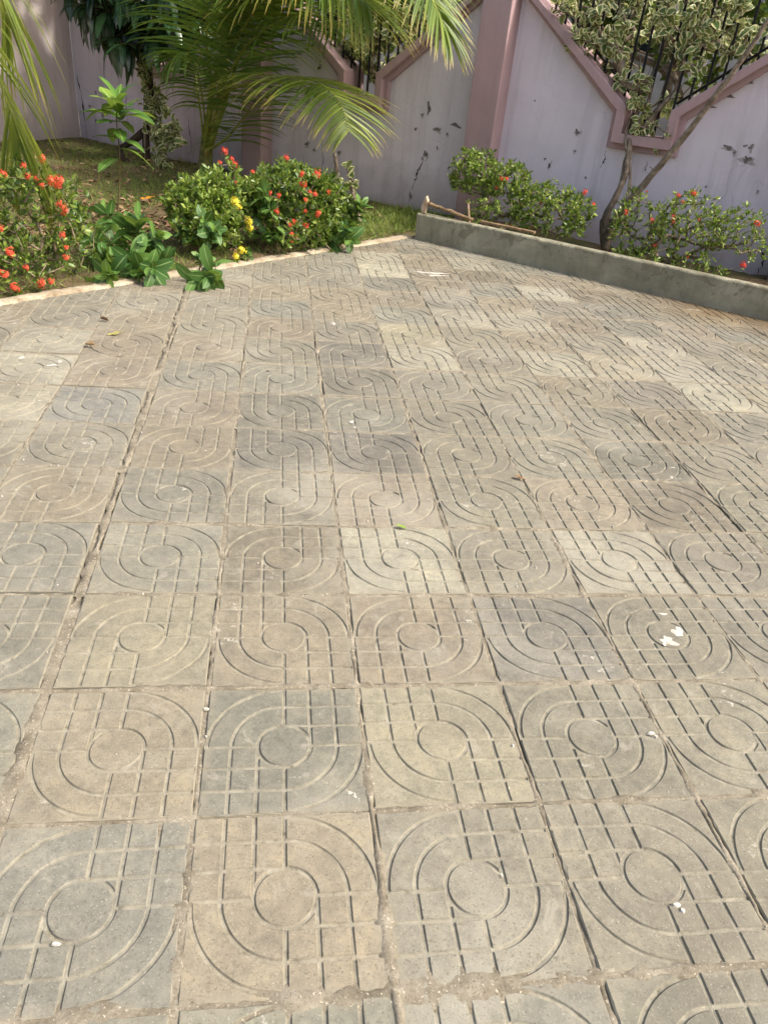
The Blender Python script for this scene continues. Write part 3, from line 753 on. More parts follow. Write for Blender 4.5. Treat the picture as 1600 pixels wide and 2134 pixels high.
def ixora(label, s0, n0, z0, lobes, flowers, mat, leafn=9, step=.06, lsc=1.0, stems=7, spread=.1, r0=.0019, thin=0.0, fill=0):
    o = plant('ixora_bush', label, 'bush', s0, n0, z0, 'ixora bushes with red flowers')
    T = []; outd = []
    for (s, n, z, rs, rn, rz, cnt) in lobes:
        for k in range(cnt):
            d = rdir(-.55, 1); q = rng.uniform(.62, 1.04)
            p = loc(o, s+d.x*rs*q, n+d.y*rn*q, z+d.z*rz*q)
            if p.z < .05: p.z = rng.uniform(.05, .14)
            T.append(p)
    for fl in flowers: T.append(loc(o, *fl[:3]) - Vector((0, 0, .02)))
    bases = [Vector((rng.gauss(0, spread), rng.gauss(0, spread*1.3), -.015)) for _ in range(stems)]
    P, par, cnt, tips = grow(bases, T, step, .010, .5)
    for i in range(1, stems): par[i] = 0
    branch_mesh('branches', P, par, cnt, r0, M['twig'], o, .016, 5)
    items = []
    ctr = sum(T, Vector())/len(T); ctr.z *= .5
    for t in tips:
        p = P[t]; od = (p-ctr).normalized(); od = (od*.55 + Vector((0, 0, .75)) + rdir()*.25).normalized()
        k = int(leafn*rng.uniform(.6, 1.3))
        if rng.random() < thin: k = 2
        for q in range(k):
            d = (od*rng.uniform(.25, 1.0) + rdir()*.85).normalized()
            items.append((p + d*.004 - od*rng.uniform(0, .05), frame(d, rdir(), 0), lsc*rng.uniform(.6, 1.2)))
        i = par[t]; b = 0
        while i >= 0 and b < 3:
            for q in range(2 if rng.random() > thin else 0):
                d = (od*.4 + rdir()).normalized(); items.append((P[i], frame(d, rdir()), lsc*rng.uniform(.55, 1.0)))
            i = par[i]; b += 1
    many('foliage', IXL, items, mat, o)
    for (s, n, z, sz, cl) in flowers:
        me = rng.choice(FL[cl]); d = (Vector((.3, -.75, .55)) + rdir()*.35).normalized()
        single('flower', me, o, loc(o, s, n, z), frame(d.cross(Vector((0, 0, 1))).normalized(), d), sz*(.66 if cl == 'r' else 1.0))
    return o

fl_left = [(-3.4,2.92,0.636,1.5,'r'),(-3.4,2.943,0.487,1,'r'),(-3.4,2.804,0.633,1.1,'r'),(-3.4,2.72,0.681,0.9,'r'),(-3.4,2.577,0.699,0.9,'r'),(-3.4,2.835,0.767,0.9,'r'),(-3.4,2.943,0.465,1,'r'),(-3.4,2.544,0.275,1.2,'r'),(-3.4,2.48,0.159,1.2,'r'),(-3.4,2.912,0.326,0.8,'r'),(-3.4,2.926,0.249,0.65,'r'),(-3.401,2.917,0.191,0.9,'r'),(-3.4,2.534,0.073,1,'r'),(-3.4,2.713,0.063,1.2,'r'),(-3.401,2.786,0.063,0.9,'r'),(-3.4,2.632,0.172,0.8,'r'),(-3.4,2.507,0.411,0.8,'r'),(-3.4,2.71,0.735,0.7,'r'),(-3.4,2.777,0.664,0.8,'r'),(-3.4,2.915,0.511,0.8,'r'),(-3.4,2.871,0.645,1.1,'r'),(-3.4,2.551,0.056,0.8,'r')]
fl_mid = [(-3.42,4.381,0.743,1.1,'r'),(-3.42,4.457,0.688,0.8,'r'),(-3.42,4.493,0.646,1.1,'r'),(-3.42,4.329,0.671,0.7,'r'),(-3.42,4.692,0.585,0.8,'r'),(-3.42,4.497,0.522,0.5,'r')]
fl_midy = [(-3.16,4.206,0.452,1.15,'y'),(-3.16,4.241,0.416,0.8,'y'),(-3.16,4.351,0.304,1.1,'y'),(-3.16,4.362,0.255,1.0,'y'),(-3.16,4.276,0.101,1.1,'y'),(-3.16,4.212,0.064,0.9,'y')]
fl_right = [(-2.98,4.557,0.755,0.9,'r'),(-2.98,4.737,0.634,0.9,'r'),(-2.98,4.759,0.558,1.25,'r'),(-2.979,4.934,0.622,1.25,'r'),(-2.98,4.846,0.5,0.7,'r'),(-2.98,4.909,0.478,1,'r'),(-2.98,4.802,0.445,0.85,'r'),(-2.98,5.09,0.478,0.75,'r'),(-2.98,4.473,0.502,0.75,'r'),(-2.98,4.46,0.393,0.9,'r'),(-2.98,4.963,0.327,1.1,'r'),(-2.98,4.801,0.36,0.6,'r'),(-2.98,4.663,0.297,0.8,'r'),(-2.98,4.616,0.28,0.6,'r'),(-2.98,4.814,0.252,1,'r'),(-2.98,4.637,0.211,0.9,'r'),(-2.98,4.685,0.187,0.6,'r'),(-2.98,4.646,0.152,0.5,'r'),(-2.98,4.381,0.526,0.6,'r')]
fl_p1 = [(-2.195,6.72,0.594,0.9,'r'),(-2.246,6.72,0.582,0.9,'r'),(-2.28,6.72,0.503,0.7,'r'),(-1.452,6.72,0.599,0.95,'r'),(-1.35,6.72,0.519,0.7,'r'),(-2.08,6.72,0.207,1.3,'r'),(-2.223,6.72,0.334,0.7,'r'),(-1.999,6.72,0.405,0.9,'r'),(-1.863,6.72,0.23,0.8,'r'),(-2.031,6.72,0.275,0.5,'r'),(-1.833,6.72,0.445,0.5,'r')]
fl_p2 = [(-1.059,6.719,0.502,1,'r'),(-0.828,6.72,0.474,0.9,'r'),(-0.662,6.72,0.53,1,'r'),(-0.644,6.72,0.484,1,'r'),(-0.672,6.72,0.699,0.8,'r'),(-0.556,6.72,0.736,1,'r'),(-0.625,6.72,0.659,0.6,'r'),(-0.025,6.72,0.6,1.1,'r'),(-0.027,6.72,0.281,1.2,'r'),(-0.747,6.72,0.287,0.8,'r'),(-0.468,6.72,0.248,0.6,'r'),(-0.931,6.721,0.687,0.4,'r'),(-0.46,6.72,0.547,0.5,'r')]
ixora('tangled red-flowered bush at far left under the hanging palm frond', -3.72, 2.75, .0,
      [(-3.72, 2.95, .36, .28, .42, .36, 230), (-3.72, 2.35, .34, .30, .40, .36, 200), (-3.62, 2.65, .16, .26, .6, .16, 130)], fl_left, M['ixora'], 7, lsc=.95, stems=12, spread=.18, thin=.25)
ixora('dense bright green bush with yellow flowers, left half of the middle hedge', -3.62, 4.45, .0,
      [(-3.66, 4.45, .33, .30, .36, .25, 300), (-3.52, 4.30, .20, .26, .30, .2, 150), (-3.46, 4.78, .36, .26, .28, .24, 170)], fl_mid + fl_midy, M['ixora2'], 9, stems=10, spread=.1)
ixora('dense bush dotted with red flowers, right half of the middle hedge', -3.25, 5.08, .0,
      [(-3.30, 5.0, .40, .30, .40, .27, 330), (-3.16, 5.25, .34, .2, .3, .26, 200), (-3.15, 5.0, .18, .22, .4, .17, 120)], fl_right, M['ixora'], 8, stems=12, spread=.13)
ixora('bush with red flowers beside the pillar, behind the low wall', -2.35, 6.85, .08,
      [(-2.58, 6.88, .54, .26, .22, .26, 230), (-2.22, 6.88, .52, .24, .22, .22, 150), (-1.75, 6.80, .36, .42, .25, .28, 260), (-2.2, 6.66, .26, .4, .15, .16, 70)], fl_p1, M['ixora2'], 7, stems=8, spread=.12, thin=.3, lsc=.9)
ixora('sparse twiggy bush with red flowers right of the climbing trunk', -.62, 6.88, .08,
      [(-.56, 6.9, .44, .36, .28, .32, 260), (-1.0, 6.85, .36, .22, .2, .30, 90), (-.15, 6.9, .44, .28, .22, .25, 110), (-.6, 6.70, .2, .5, .2, .12, 110), (-1.12, 7.0, .5, .1, .1, .2, 24)], fl_p2, M['ixora2'], 6, stems=9, spread=.13, thin=.6, lsc=.85)

# ------------------------------------------------------------------ broad-leaved weeds and the sapling
WL = [leaf_mesh('leaf', leaf_tmpl(.15, .082, 7, .62, .2, dr, wv, wa), M['weed']) for dr, wv, wa in ((.1, .002, .58), (.35, .003, .55), (.55, .002, .6))]
SL = [leaf_mesh('leaf', leaf_tmpl(.23, .098, 7, .8, .2, dr, .004, .6), M['sapling']) for dr in (.15, .4, .65)]
def whorl(o, p, ax, meshes, k, sc, spread=(.25, 1.25), hang=0.0):
    ax = Vector(ax).normalized(); a0 = rng.uniform(0, 6.28)
    u = ax.orthogonal().normalized(); v = ax.cross(u)
    for q in range(k):
        t = a0 + q*2.4; op = spread[0] + (spread[1]-spread[0])*q/max(1, k-1) + rng.gauss(0, .12)
        d = ax*math.cos(op) + (u*math.cos(t) + v*math.sin(t))*math.sin(op) - Vector((0, 0, hang))
        single('leaf', rng.choice(meshes), o, p - ax*(.012*q) , frame(d, ax if abs(d.normalized().dot(ax)) < .97 else rdir()), sc*rng.uniform(.75, 1.15)*(.72 + .4*q/k))
def weed(name, label, s, n, z, stems, meshes=WL, sc=1.0, cat='weed', mat='redstem', rs=.004, group=None):
    o = plant(name, label, cat, s, n, z, group)
    for (pts, k, hang) in stems:
        P = cmr([loc(o, *p) for p in pts], 10); m = MB(); m.tube(P, [rs*(1-.55*i/9) for i in range(10)], 5); m.build('stem', M[mat], o, True)
        ax = (P[-1]-P[-3]); whorl(o, P[-1], ax, meshes, k, sc, hang=hang)
        for i in range(3, 9):
            if rng.random() < .75:
                d = (rdir(-.2, .5) + ax.normalized()*.2); single('leaf', rng.choice(meshes), o, P[i], frame(d), sc*rng.uniform(.6, 1.0))
    return o
def fan(s, n, tips, k=8): return [([(s+rng.gauss(0, .03), n+rng.gauss(0, .03), .02), ((s+t[0])/2+rng.gauss(0, .02), (n+t[1])/2+rng.gauss(0, .02), t[2]*.6+.03), t], k, .0) for t in tips]
G1 = 'broad-leaved weeds along the curb'
weed('broad_leaf_weed', 'large clump of broad-leaved weed spilling over the curb between the bushes', -3.42, 3.55, .02,
     fan(-3.45, 3.55, [(-3.618,3.6,0.268),(-3.859,3.6,0.323),(-3.49,3.6,0.339),(-3.309,3.6,0.261),(-3.836,3.6,0.129),(-3.462,3.6,0.135),(-3.275,3.6,0.107)], 9) + fan(-3.4, 3.5, [(-3.326,3.35,0.117),(-3.096,3.35,0.117),(-3.476,3.35,0.053),(-3.239,3.35,0.055),(-3.645,3.35,0.067)], 8)
     + fan(-3.35, 3.4, [(-3.336,3.121,0.009),(-3.271,3.12,0.069)], 8) + fan(-3.5, 3.45, [(-3.83,3.4,0.315),(-3.737,3.4,0.188)], 5), sc=1.0, group=G1)
weed('broad_leaf_weed', 'small weed with drooping leaves hanging over the curb onto the paving', -2.98, 3.80, .02,
     [([(-2.98, 3.80, .02), (-2.93, 3.75, .13), (-2.8,3.553,0.092)], 9, .25), ([(-2.98, 3.80, .02), (-3.0, 3.78, .08), (-2.88,3.501,0.061)], 5, .3)], sc=1.05, group=G1)
weed('broad_leaf_weed', 'broad-leaved weed at the right end of the middle hedge, next to the grass', -3.05, 5.45, .02,
     fan(-3.02, 5.45, [(-2.966,5.5,0.327),(-3.09,5.5,0.314),(-3.184,5.5,0.219),(-3.005,5.5,0.211),(-3.244,5.5,0.327),(-2.919,5.5,0.362)], 7) + fan(-2.95, 5.3, [(-2.998,5.25,0.162),(-2.846,5.25,0.114),(-3.166,5.25,0.033),(-3.037,5.25,0.018),(-2.902,5.25,0.199)], 7), sc=.85, group=G1)
weed('broad_leaf_weed', 'broad-leaved weed in front of the charred stump', -3.62, 4.25, .02,
     fan(-3.6, 4.2, [(-3.57,4.1,0.222),(-3.346,4.1,0.297),(-3.498,4.1,0.184),(-3.253,4.1,0.246),(-3.302,4.1,0.186)], 7), sc=.8, group=G1)
weed('broad_leaf_weed', 'tall weed climbing through the centre of the middle hedge', -3.15, 4.75, .02,
     fan(-3.12, 4.72, [(-3.234,4.62,0.473),(-3.195,4.619,0.376),(-3.25,4.62,0.224),(-3.191,4.62,0.18),(-3.289,4.62,0.144)], 6), sc=.85, group=G1)
weed('seedling', 'tiny round-leaved seedling at the foot of the yellow flowers', -3.24, 4.38, .02,
     fan(-3.24, 4.38, [(-3.144,4.3,0.087),(-3.105,4.3,0.059)], 6), sc=.38, cat='seedling')
weed('seedling', 'tiny round-leaved seedling between the weed clump and the curb', -3.14, 3.8, .02,
     fan(-3.14, 3.8, [(-3.056,3.75,0.163),(-3.012,3.75,0.139),(-3.08,3.751,0.125)], 6), sc=.38, cat='seedling')
sp = plant('sapling', 'slender upright sapling with a tuft of glossy leaves at its top', 'sapling', -4.62, 4.34, .01)
P = cmr([loc(sp, *q) for q in [(-4.62,4.34,0.01),(-4.558,4.34,0.282),(-4.515,4.34,0.578),(-4.523,4.34,0.82),(-4.485,4.34,0.951)]], 16)
m = MB(); m.tube(P, [.0075-.004*i/15 for i in range(16)], 6); m.build('stem', M['redstem'], sp, True)
whorl(sp, P[-1], (0, 0, 1), SL, 13, 1.2, (.25, 1.45))
for i in range(7, 15):
    for q in range(2 if i > 8 else 1):
        a = i*2.4 + q*3.14 + .6; single('leaf', SL[(i+q) % 3], sp, P[i], frame(Vector((math.cos(a), math.sin(a), .25-.03*(14-i))), Vector((0, 0, 1))), rng.uniform(.95, 1.25))

# ------------------------------------------------------------------ coconut palms
def leaflet_mesh(p0, d, side_up, L, wd, droop, mat, name='leaflet', seg=6):
    """one leaflet: a folded strip that leaves the rachis along d and sinks under its weight"""
    d = d.normalized(); x = d.cross(side_up)
    x = x.normalized() if x.length > .05 else d.orthogonal().normalized()
    up = x.cross(d); v, f, e, a = [], [], [], []; p = Vector(p0); cur = d.copy(); st = L/seg
    for i in range(seg+1):
        t = i/seg; hw = wd*.5*(min(1, .45+3.2*t))*(1-t**2.2)**.75 + .0006
        v += [p - x*hw + up*hw*.45, p.copy(), p + x*hw + up*hw*.45]; e += [1, 0.3, 1]; a += [t]*3
        cur = (cur + Vector((0, 0, -droop/seg*(0.4+1.3*t)))).normalized(); p = p + cur*st
        up = x.cross(cur).normalized()
    for i in range(seg):
        b = i*3; f += [(b, b+1, b+4, b+3), (b+1, b+2, b+5, b+4)]
    return v, f, e, a
def frond(palm, pts, L, mat, pairs=48, t0=.22, r=.014, droop=.8, fwd=.75, lift=.1, wd=.03, separate=True, prof=None, roll=0.0, sides=(-1, 1), rmat='rachis', skew=(1, 1)):
    P = cmr([loc(palm, *p) for p in pts], 40); m = MB()
    m.tube(P, [r*(1.5-1.3*(i/39)**.8) for i in range(40)], 6); fr = m.build('frond', M[rmat], palm, True)
    V, F, E, A_ = [], [], [], []
    for k in range(pairs):
        t = t0 + (1-t0)*(k+.5)/pairs; x = t*39; i = min(int(x), 38); p = P[i].lerp(P[i+1], x-i)
        T = (P[min(i+2, 39)]-P[max(i-1, 0)]).normalized(); B = T.cross(Vector((0, 0, 1)))
        B = B.normalized() if B.length > .1 else Vector((1, 0, 0))
        if roll: B = Matrix.Rotation(roll, 3, T) @ B
        U = B.cross(T)
        u = (t-t0)/(1-t0); ln = L*(prof(u) if prof else (.55+.9*math.sin(math.pi*min(1, .12+u*.80)))*.75)
        for sgn, sk in zip((-1, 1), skew):
            if sgn not in sides: continue
            d = B*sgn*math.cos(fwd*(.55+.75*u)) + T*math.sin(fwd*(.55+.75*u)) + U*(lift + rng.gauss(0, .07)) + rdir()*.06
            vv, ff, ee, aa = leaflet_mesh(p, d, U, ln*sk*rng.uniform(.88, 1.1), wd*rng.uniform(.8, 1.15), droop*rng.uniform(.75, 1.3), mat)
            if separate:
                me = bpy.data.meshes.new('leaflet'); me.from_pydata(vv, [], ff); me.polygons.foreach_set('use_smooth', [True]*len(ff))
                set_attr(me, 'edge', ee); set_attr(me, 'along', aa); me.materials.append(M[mat]); me.update()
                link('leaflet', me, fr)
            else:
                b = len(V); V += vv; F += [tuple(q+b for q in g_) for g_ in ff]; E += ee; A_ += aa
    if not separate:
        o = pyobj('leaflets', V, F, M[mat], fr, True); set_attr(o.data, 'edge', E); set_attr(o.data, 'along', A_); set_attr(o.data, 'rnd', np.repeat(nrg.random(len(V)//21), 21)); o['kind'] = 'stuff'
    return fr
pm = plant('coconut_palm', 'young coconut palm with arching fronds in front of the boundary wall', 'palm', -6.25, 7.05, .0)
m = MB(); b0 = loc(pm, -6.25, 7.05, -.05)
m.tube([b0, b0+Vector((.02, -.01, .15)), b0+Vector((.06, -.02, .4)), b0+Vector((.12, -.04, .7))], [.10, .085, .07, .04], 10); m.build('trunk', M['palmbase'], pm, True)
for ds, h, rr in ((.16, 1.5, .036), (.22, 1.75, .03), (.06, 1.3, .032)):
    m = MB(); m.tube([b0+Vector((.02, -.03, .2)), b0+Vector((ds+.1, -.05, .75)), b0+Vector((ds*1.4+.22, -.06, h))], [.055, rr, rr*.6], 8); m.build('petiole', M['sheath'], pm, True)
hang = lambda u: .45+.75*math.sin(math.pi*min(1, .18+u*.78))
B_ = (-6.2, 7.0, .25)
# the bright frond arching out over the hedge
frond(pm, [(-5.95, 6.95, .8)] + [(-5.364,6.62,0.997),(-4.708,6.38,1.121),(-4.165,6.18,1.199),(-3.766,6.02,1.158),(-3.504,5.94,1.028),(-3.388,5.899,0.843)], .70, 'palm', 56, .06, .012, .55, .46, .0, .025, True, lambda u: .6+.62*math.sin(math.pi*min(1, .15+.80*u)) - .25*u*u, skew=(1.05, .95))
# the steep one whose midrib leaves the top of the picture
frond(pm, [B_] + [(-5.903,6.95,0.629),(-5.655,6.9,1.078),(-5.425,6.85,1.532),(-5.192,6.75,1.942),(-4.762,6.55,2.375),(-4.159,6.25,2.63)], .95, 'palmdark', 66, .30, .021, .5, .75, -.05, .030, True, hang)
# over the top to the right, ending in the bright tip by the pillar
frond(pm, [B_, (-5.9, 6.95, 1.2)] + [(-5.089,6.8,2.368),(-4.102,6.45,2.536),(-3.345,6.15,2.342),(-2.893,5.95,2.04),(-2.63,5.85,1.814),(-2.494,5.82,1.666)], .62, 'palm', 36, .62, .014, .45, .95, .0, .026, True, lambda u: .95-.35*u)
# shaded fronds inside the crown
frond(pm, [B_, (-5.95, 6.98, 1.1)] + [(-5.284,6.75,1.699),(-4.881,6.6,1.941),(-4.286,6.45,2.129),(-3.619,6.3,2.198),(-2.99,6.2,2.142)], 1.0, 'palmdark', 58, .28, .017, .6, .85, -.15, .034, False, hang)
frond(pm, [B_, (-5.95, 6.9, 1.0)] + [(-5.369,6.7,1.484),(-4.924,6.55,1.781),(-4.403,6.4,1.96),(-3.862,6.251,1.951),(-3.428,6.149,1.794)], .95, 'palm', 54, .3, .016, .65, .85, -.1, .032, False, hang)
frond(pm, [B_] + [(-5.772,6.9,0.451),(-5.474,6.85,0.686),(-5.116,6.75,0.918),(-4.525,6.6,1.114),(-4.094,6.5,1.094)], .60, 'palmdark', 38, .14, .012, .55, .5, .0, .026, False, hang)
frond(pm, [B_] + [(-6.185,6.95,0.596),(-6.273,6.95,1.115),(-6.278,6.901,1.477),(-6.219,6.8,1.984),(-6.231,6.6,2.279)], .6, 'palmdark', 36, .35, .011, 1.2, .5, -.1, .026, False, hang)
frond(pm, [B_] + [(-5.857,7.0,0.874),(-5.55,7.05,1.536),(-5.111,7.05,2.134),(-4.558,7.001,2.443),(-3.841,6.901,2.407)], .95, 'palmdark', 44, .3, .017, .7, .6, -.1, .030, False, hang)
frond(pm, [B_] + [(-5.883,6.8,0.87),(-5.736,6.6,1.494),(-5.364,6.3,1.964),(-4.802,5.9,2.215)], .8, 'palmdark', 36, .35, .016, .7, .6, -.1, .032, False, hang)
frond(pm, [B_] + [(-6.031,6.85,0.518),(-5.926,6.7,0.91),(-5.871,6.55,1.181),(-5.888,6.4,1.26),(-5.984,6.3,1.162)], .5, 'palmdark', 34, .3, .010, 1.1, .6, -.1, .024, False, hang)
frond(pm, [B_, (-5.95, 6.9, .75)] + [(-5.442,6.78,1.292),(-4.989,6.7,1.572),(-4.435,6.6,1.699),(-3.938,6.5,1.611)], .66, 'palmdark', 34, .2, .012, .8, .6, -.1, .026, False, hang)
# the other palm stands outside the picture on the left; only its frond tip hangs in
pl = plant('coconut_palm', 'yellow-green palm frond tip hanging in from the left edge', 'palm', -5.6, 1.3, .0)
m = MB(); b0 = loc(pl, -5.6, 1.3, -.05); m.tube([b0, b0+Vector((.0, 0, .6)), b0+Vector((.03, .02, 1.3)), b0+Vector((.06, .05, 2.0))], [.15, .12, .10, .07], 10); m.build('trunk', M['darkbark'], pl, True)
Q = (-5.55, 1.35, 1.9)
frond(pl, [Q, (-4.9, 1.9, 2.35), (-4.2, 2.4, 2.15)] + [(-3.734,2.62,1.629),(-3.696,2.75,1.316),(-3.661,2.82,1.11),(-3.661,2.86,0.937),(-3.667,2.88,0.807)], .62, 'palm', 44, .3, .010, .75, 1.0, .0, .017, True, lambda u: .65+.5*math.sin(math.pi*min(1, .2+.7*u)))
frond(pl, [Q, (-4.9, 2.0, 2.5), (-4.3, 2.6, 2.3)] + [(-4.081,2.95,1.935),(-3.988,3.05,1.733),(-3.971,3.1,1.579),(-3.996,3.15,1.414)], .80, 'palm', 20, .3, .010, .8, 1.05, .0, .019, True, hang)
frond(pl, [Q, (-5.6, .5, 2.5), (-5.6, -.4, 2.4), (-5.6, -1.1, 1.8)], .8, 'palm', 40, .25, .017, .8, .7, .0, .032, False, hang)
frond(pl, [Q, (-6.4, 1.5, 2.6), (-7.1, 1.6, 2.5), (-7.8, 1.7, 1.9)], .8, 'palm', 40, .25, .017, .8, .7, .0, .032, False, hang)

# ------------------------------------------------------------------ mango tree
mg = plant('mango_tree', 'mango tree with dark drooping leaves by the wall corner', 'tree', -7.22, 7.02, .0)
ML = [leaf_mesh('leaf', leaf_tmpl(.31, .098, 8, .75, .28, dr, .004, .42), M['mango']) for dr in (.25, .5, .8)]
ros = [(-8.045,6.75,1.607),(-7.89,6.75,1.777),(-7.589,6.75,1.609),(-7.525,6.75,1.381),(-7.312,6.75,1.279),(-7.205,6.75,1.495),(-7.038,6.75,1.253),(-6.83,6.75,1.384),(-7.099,6.749,1.592),(-6.879,6.75,1.649),(-6.668,6.75,1.507),(-6.494,6.75,1.363),(-6.435,6.75,1.674),(-6.267,6.75,1.511),(-6.117,6.75,1.65),(-7.347,6.75,1.735),(-6.57,6.75,1.796),(-6.849,6.75,1.198),(-7.739,6.75,1.693),(-6.038,6.75,1.863),(-7.007,6.75,1.861),(-7.337,6.75,1.394),(-7.439,6.75,1.526),(-6.936,6.75,1.467),(-6.733,6.75,1.614),(-6.562,6.75,1.447),(-6.369,6.75,1.592),(-6.217,6.75,1.729),(-7.182,6.751,1.359),(-6.686,6.75,1.303),(-6.089,6.751,1.523),(-7.66,6.75,1.674),(-7.182,6.75,1.677)]
ros = [(s+rng.gauss(0, .06), n+rng.uniform(-.35, .3), z+.06) for s, n, z in ros]
far = []
for k in range(150):
    d = rdir(-.45, 1); q = rng.uniform(.45, 1.0); far.append((-7.45+d.x*1.45*q, 6.45+d.y*1.35*q, 2.75+d.z*.95*q))
P, par, cnt, tips = grow([loc(mg, -7.22, 7.02, -.03), loc(mg, -7.2, 7.02, .3), loc(mg, -7.05, 7.0, .7), loc(mg, -7.02, 6.95, 1.1), loc(mg, -7.1, 6.9, 1.5), loc(mg, -7.2, 6.8, 1.9)], [loc(mg, *q) for q in ros+far], .16, .02, .3)
for i in range(1, 6): par[i] = i-1
branch_mesh('trunk', P, par, [max(c, 60) if i < 6 else c for i, c in enumerate(cnt)], .006, M['darkbark'], mg, .075, 8, .5, .004)
it = []; nl = 0
for k, tp in enumerate(tips):
    p = P[tp]
    vis = p.z < 1.72
    for q in range(15 if vis else 12):
        a = q*2.4 + k; dn = rng.uniform(-1.5, .25) if q > 3 else rng.uniform(-.3, .8)
        d = Vector((math.cos(a), math.sin(a), dn)); fr_ = frame(d, Vector((math.cos(a)*.3, math.sin(a)*.3, 1)))
        if vis and nl < 420: single('leaf', ML[(q+k) % 3], mg, p, fr_, rng.uniform(.75, 1.12)); nl += 1
        else: it.append((p, fr_, rng.uniform(.8, 1.2)))
many('foliage', leaf_tmpl(.28, .088, 4, .75, .28, .5, 0, .42), it, M['mango'], mg)
# thick roots and a crooked low limb
m = MB(); m.tube([loc(mg, *q) for q in ((-7.2, 7.0, .35), (-7.4, 6.95, .2), (-7.55, 6.9, .12), (-7.35, 6.75, .03), (-7.1, 6.7, .0))], [.05, .045, .04, .04, .03], 7); m.build('root', M['darkbark'], mg, True)

# ------------------------------------------------------------------ variegated bougainvillea
BL = [leaf_mesh('leaf', leaf_tmpl(.078, .062, 6, .62, .25, dr, .003, .34), M['boug']) for dr in (.1, .35, .6)]
def boug(label, s, n, z, bases, clumps, nsep, leaves, jit=.09, trunk=None, r0=.0035, rmax=.03, group='variegated bougainvilleas on the wall', sc=1.0):
    o = plant('bougainvillea', label, 'climber', s, n, z, group)
    T = []
    for c in clumps:
        for q in range(c[4] if len(c) > 4 else 5): T.append(loc(o, c[0]+rng.gauss(0, c[3]), c[1]+rng.gauss(0, c[3]*.7), c[2]+rng.gauss(0, c[3])))
    P, par, cnt, tips = grow([loc(o, *b) for b in bases], T, .10, .012, .2)
    for i in range(1, len(bases)): par[i] = i-1
    branch_mesh('branches', P, par, cnt, r0, M['bark'], o, rmax, 5, .5, .002)
    L = []
    for t in tips:
        i = t
        for q in range(leaves):
            p = P[i] + rdir()*rng.uniform(0, .05); d = Vector((rng.gauss(0, .7), rng.gauss(-.35, .6), rng.gauss(-.15, .6)))
            L.append((p, frame(d, Vector((rng.gauss(0, .5), rng.gauss(-.8, .5), .7)).normalized()), sc*rng.choice((.45, .6, .8, .95, 1.1, 1.3))*rng.uniform(.9, 1.1)))
            if q % 3 == 2 and par[i] >= 0: i = par[i]
    # the nearest leaves become pieces of their own
    L.sort(key=lambda q: q[0].y)
    for p, f_, s_ in L[:nsep]: single('leaf', rng.choice(BL), o, p, f_, s_)
    if len(L) > nsep: many('foliage', leaf_tmpl(.078, .062, 5, .62, .25, .35, 0, .34), L[nsep:], M['boug'], o)
    return o
cl = [(-2.216,7.68,1.972,0.06,5),(-2.317,7.68,2.003,0.06,5),(-1.942,7.679,1.787,0.06,5),(-2.101,7.68,1.776,0.06,5),(-1.951,7.68,1.637,0.06,5),(-1.748,7.68,1.728,0.06,5),(-1.732,7.68,1.839,0.06,5),(-1.579,7.68,1.593,0.06,5),(-1.632,7.68,1.952,0.06,5),(-1.881,7.68,1.901,0.06,5),(-1.394,7.68,1.862,0.06,5),(-1.367,7.68,1.986,0.06,5),(-1.331,7.68,1.936,0.06,5),(-1.19,7.68,2.014,0.06,5),(-1.08,7.68,1.779,0.06,5),(-1.006,7.68,1.802,0.06,5),(-0.904,7.68,1.861,0.06,5),(-1.014,7.68,1.956,0.06,5),(-0.879,7.68,2.032,0.06,5),(-0.762,7.68,1.905,0.06,5),(-0.74,7.68,2.073,0.06,5),(-0.613,7.68,1.915,0.06,5),(-0.522,7.68,1.753,0.06,5),(-0.708,7.679,1.738,0.06,5),(-0.929,7.68,1.685,0.06,5),(-1.17,7.68,1.807,0.06,5),(-1.593,7.68,1.479,0.06,5),(-1.384,7.68,1.367,0.06,5),(-1.231,7.68,1.211,0.06,5),(-1.215,7.68,1.076,0.06,5),(-1.366,7.68,2.055,0.06,5),(-2.057,7.68,2.07,0.06,5),(-1.637,7.68,2.127,0.06,5),(-1.151,7.68,2.151,0.06,5),(-2.077,7.68,1.87,0.06,5),(-2.249,7.68,1.915,0.06,5),(-1.848,7.68,1.683,0.06,5),(-1.731,7.68,1.58,0.06,5),(-1.327,7.68,1.161,0.06,5),(-1.367,7.68,1.463,0.06,5),(-1.2,7.68,1.698,0.06,5),(-1.136,7.68,1.897,0.06,5)]
cl = [(c[0], c[1] - (.22 if k_ % 3 != 1 else 0), *c[2:]) for k_, c in enumerate(cl)]
cl += [(c[0]+rng.gauss(0, .12), 7.85+rng.uniform(0, .5), c[2]+rng.uniform(-.1, .5), .14, 6) for c in cl[::2] if c[2] > 1.5]
bg1 = boug('variegated bougainvillea whose grey stems climb through the right V opening', -1.32, 7.22, .08, [(-1.383,7.45,0.962),(-1.419,7.6,1.419),(-1.357,7.7,2.005),(-1.333,7.549,1.238),(-1.086,7.6,1.452),(-1.305,7.651,1.579)], cl, 300, 6, sc=.85)
def limb(o, pts, rad, mat='bark'):
    P = cmr([loc(o, *q) for q in pts], 26); n = len(P)
    P = [p + Vector((rng.gauss(0, .003), rng.gauss(0, .003), 0)) for p in P]
    m = MB(); m.tube(P, [rad[0]+(rad[1]-rad[0])*i/(n-1) + rng.gauss(0, .0012) for i in range(n)], 8); return m.build('stem', M[mat], o, True)
TB = (-1.31, 7.22, .05)
limb(bg1, [TB] + [(-1.36,7.2,0.349),(-1.327,7.219,0.52),(-1.31,7.3,0.7),(-1.341,7.38,0.891),(-1.404,7.5,1.115),(-1.388,7.6,1.384),(-1.343,7.68,1.759),(-1.361,7.72,2.144)], (.034, .014))
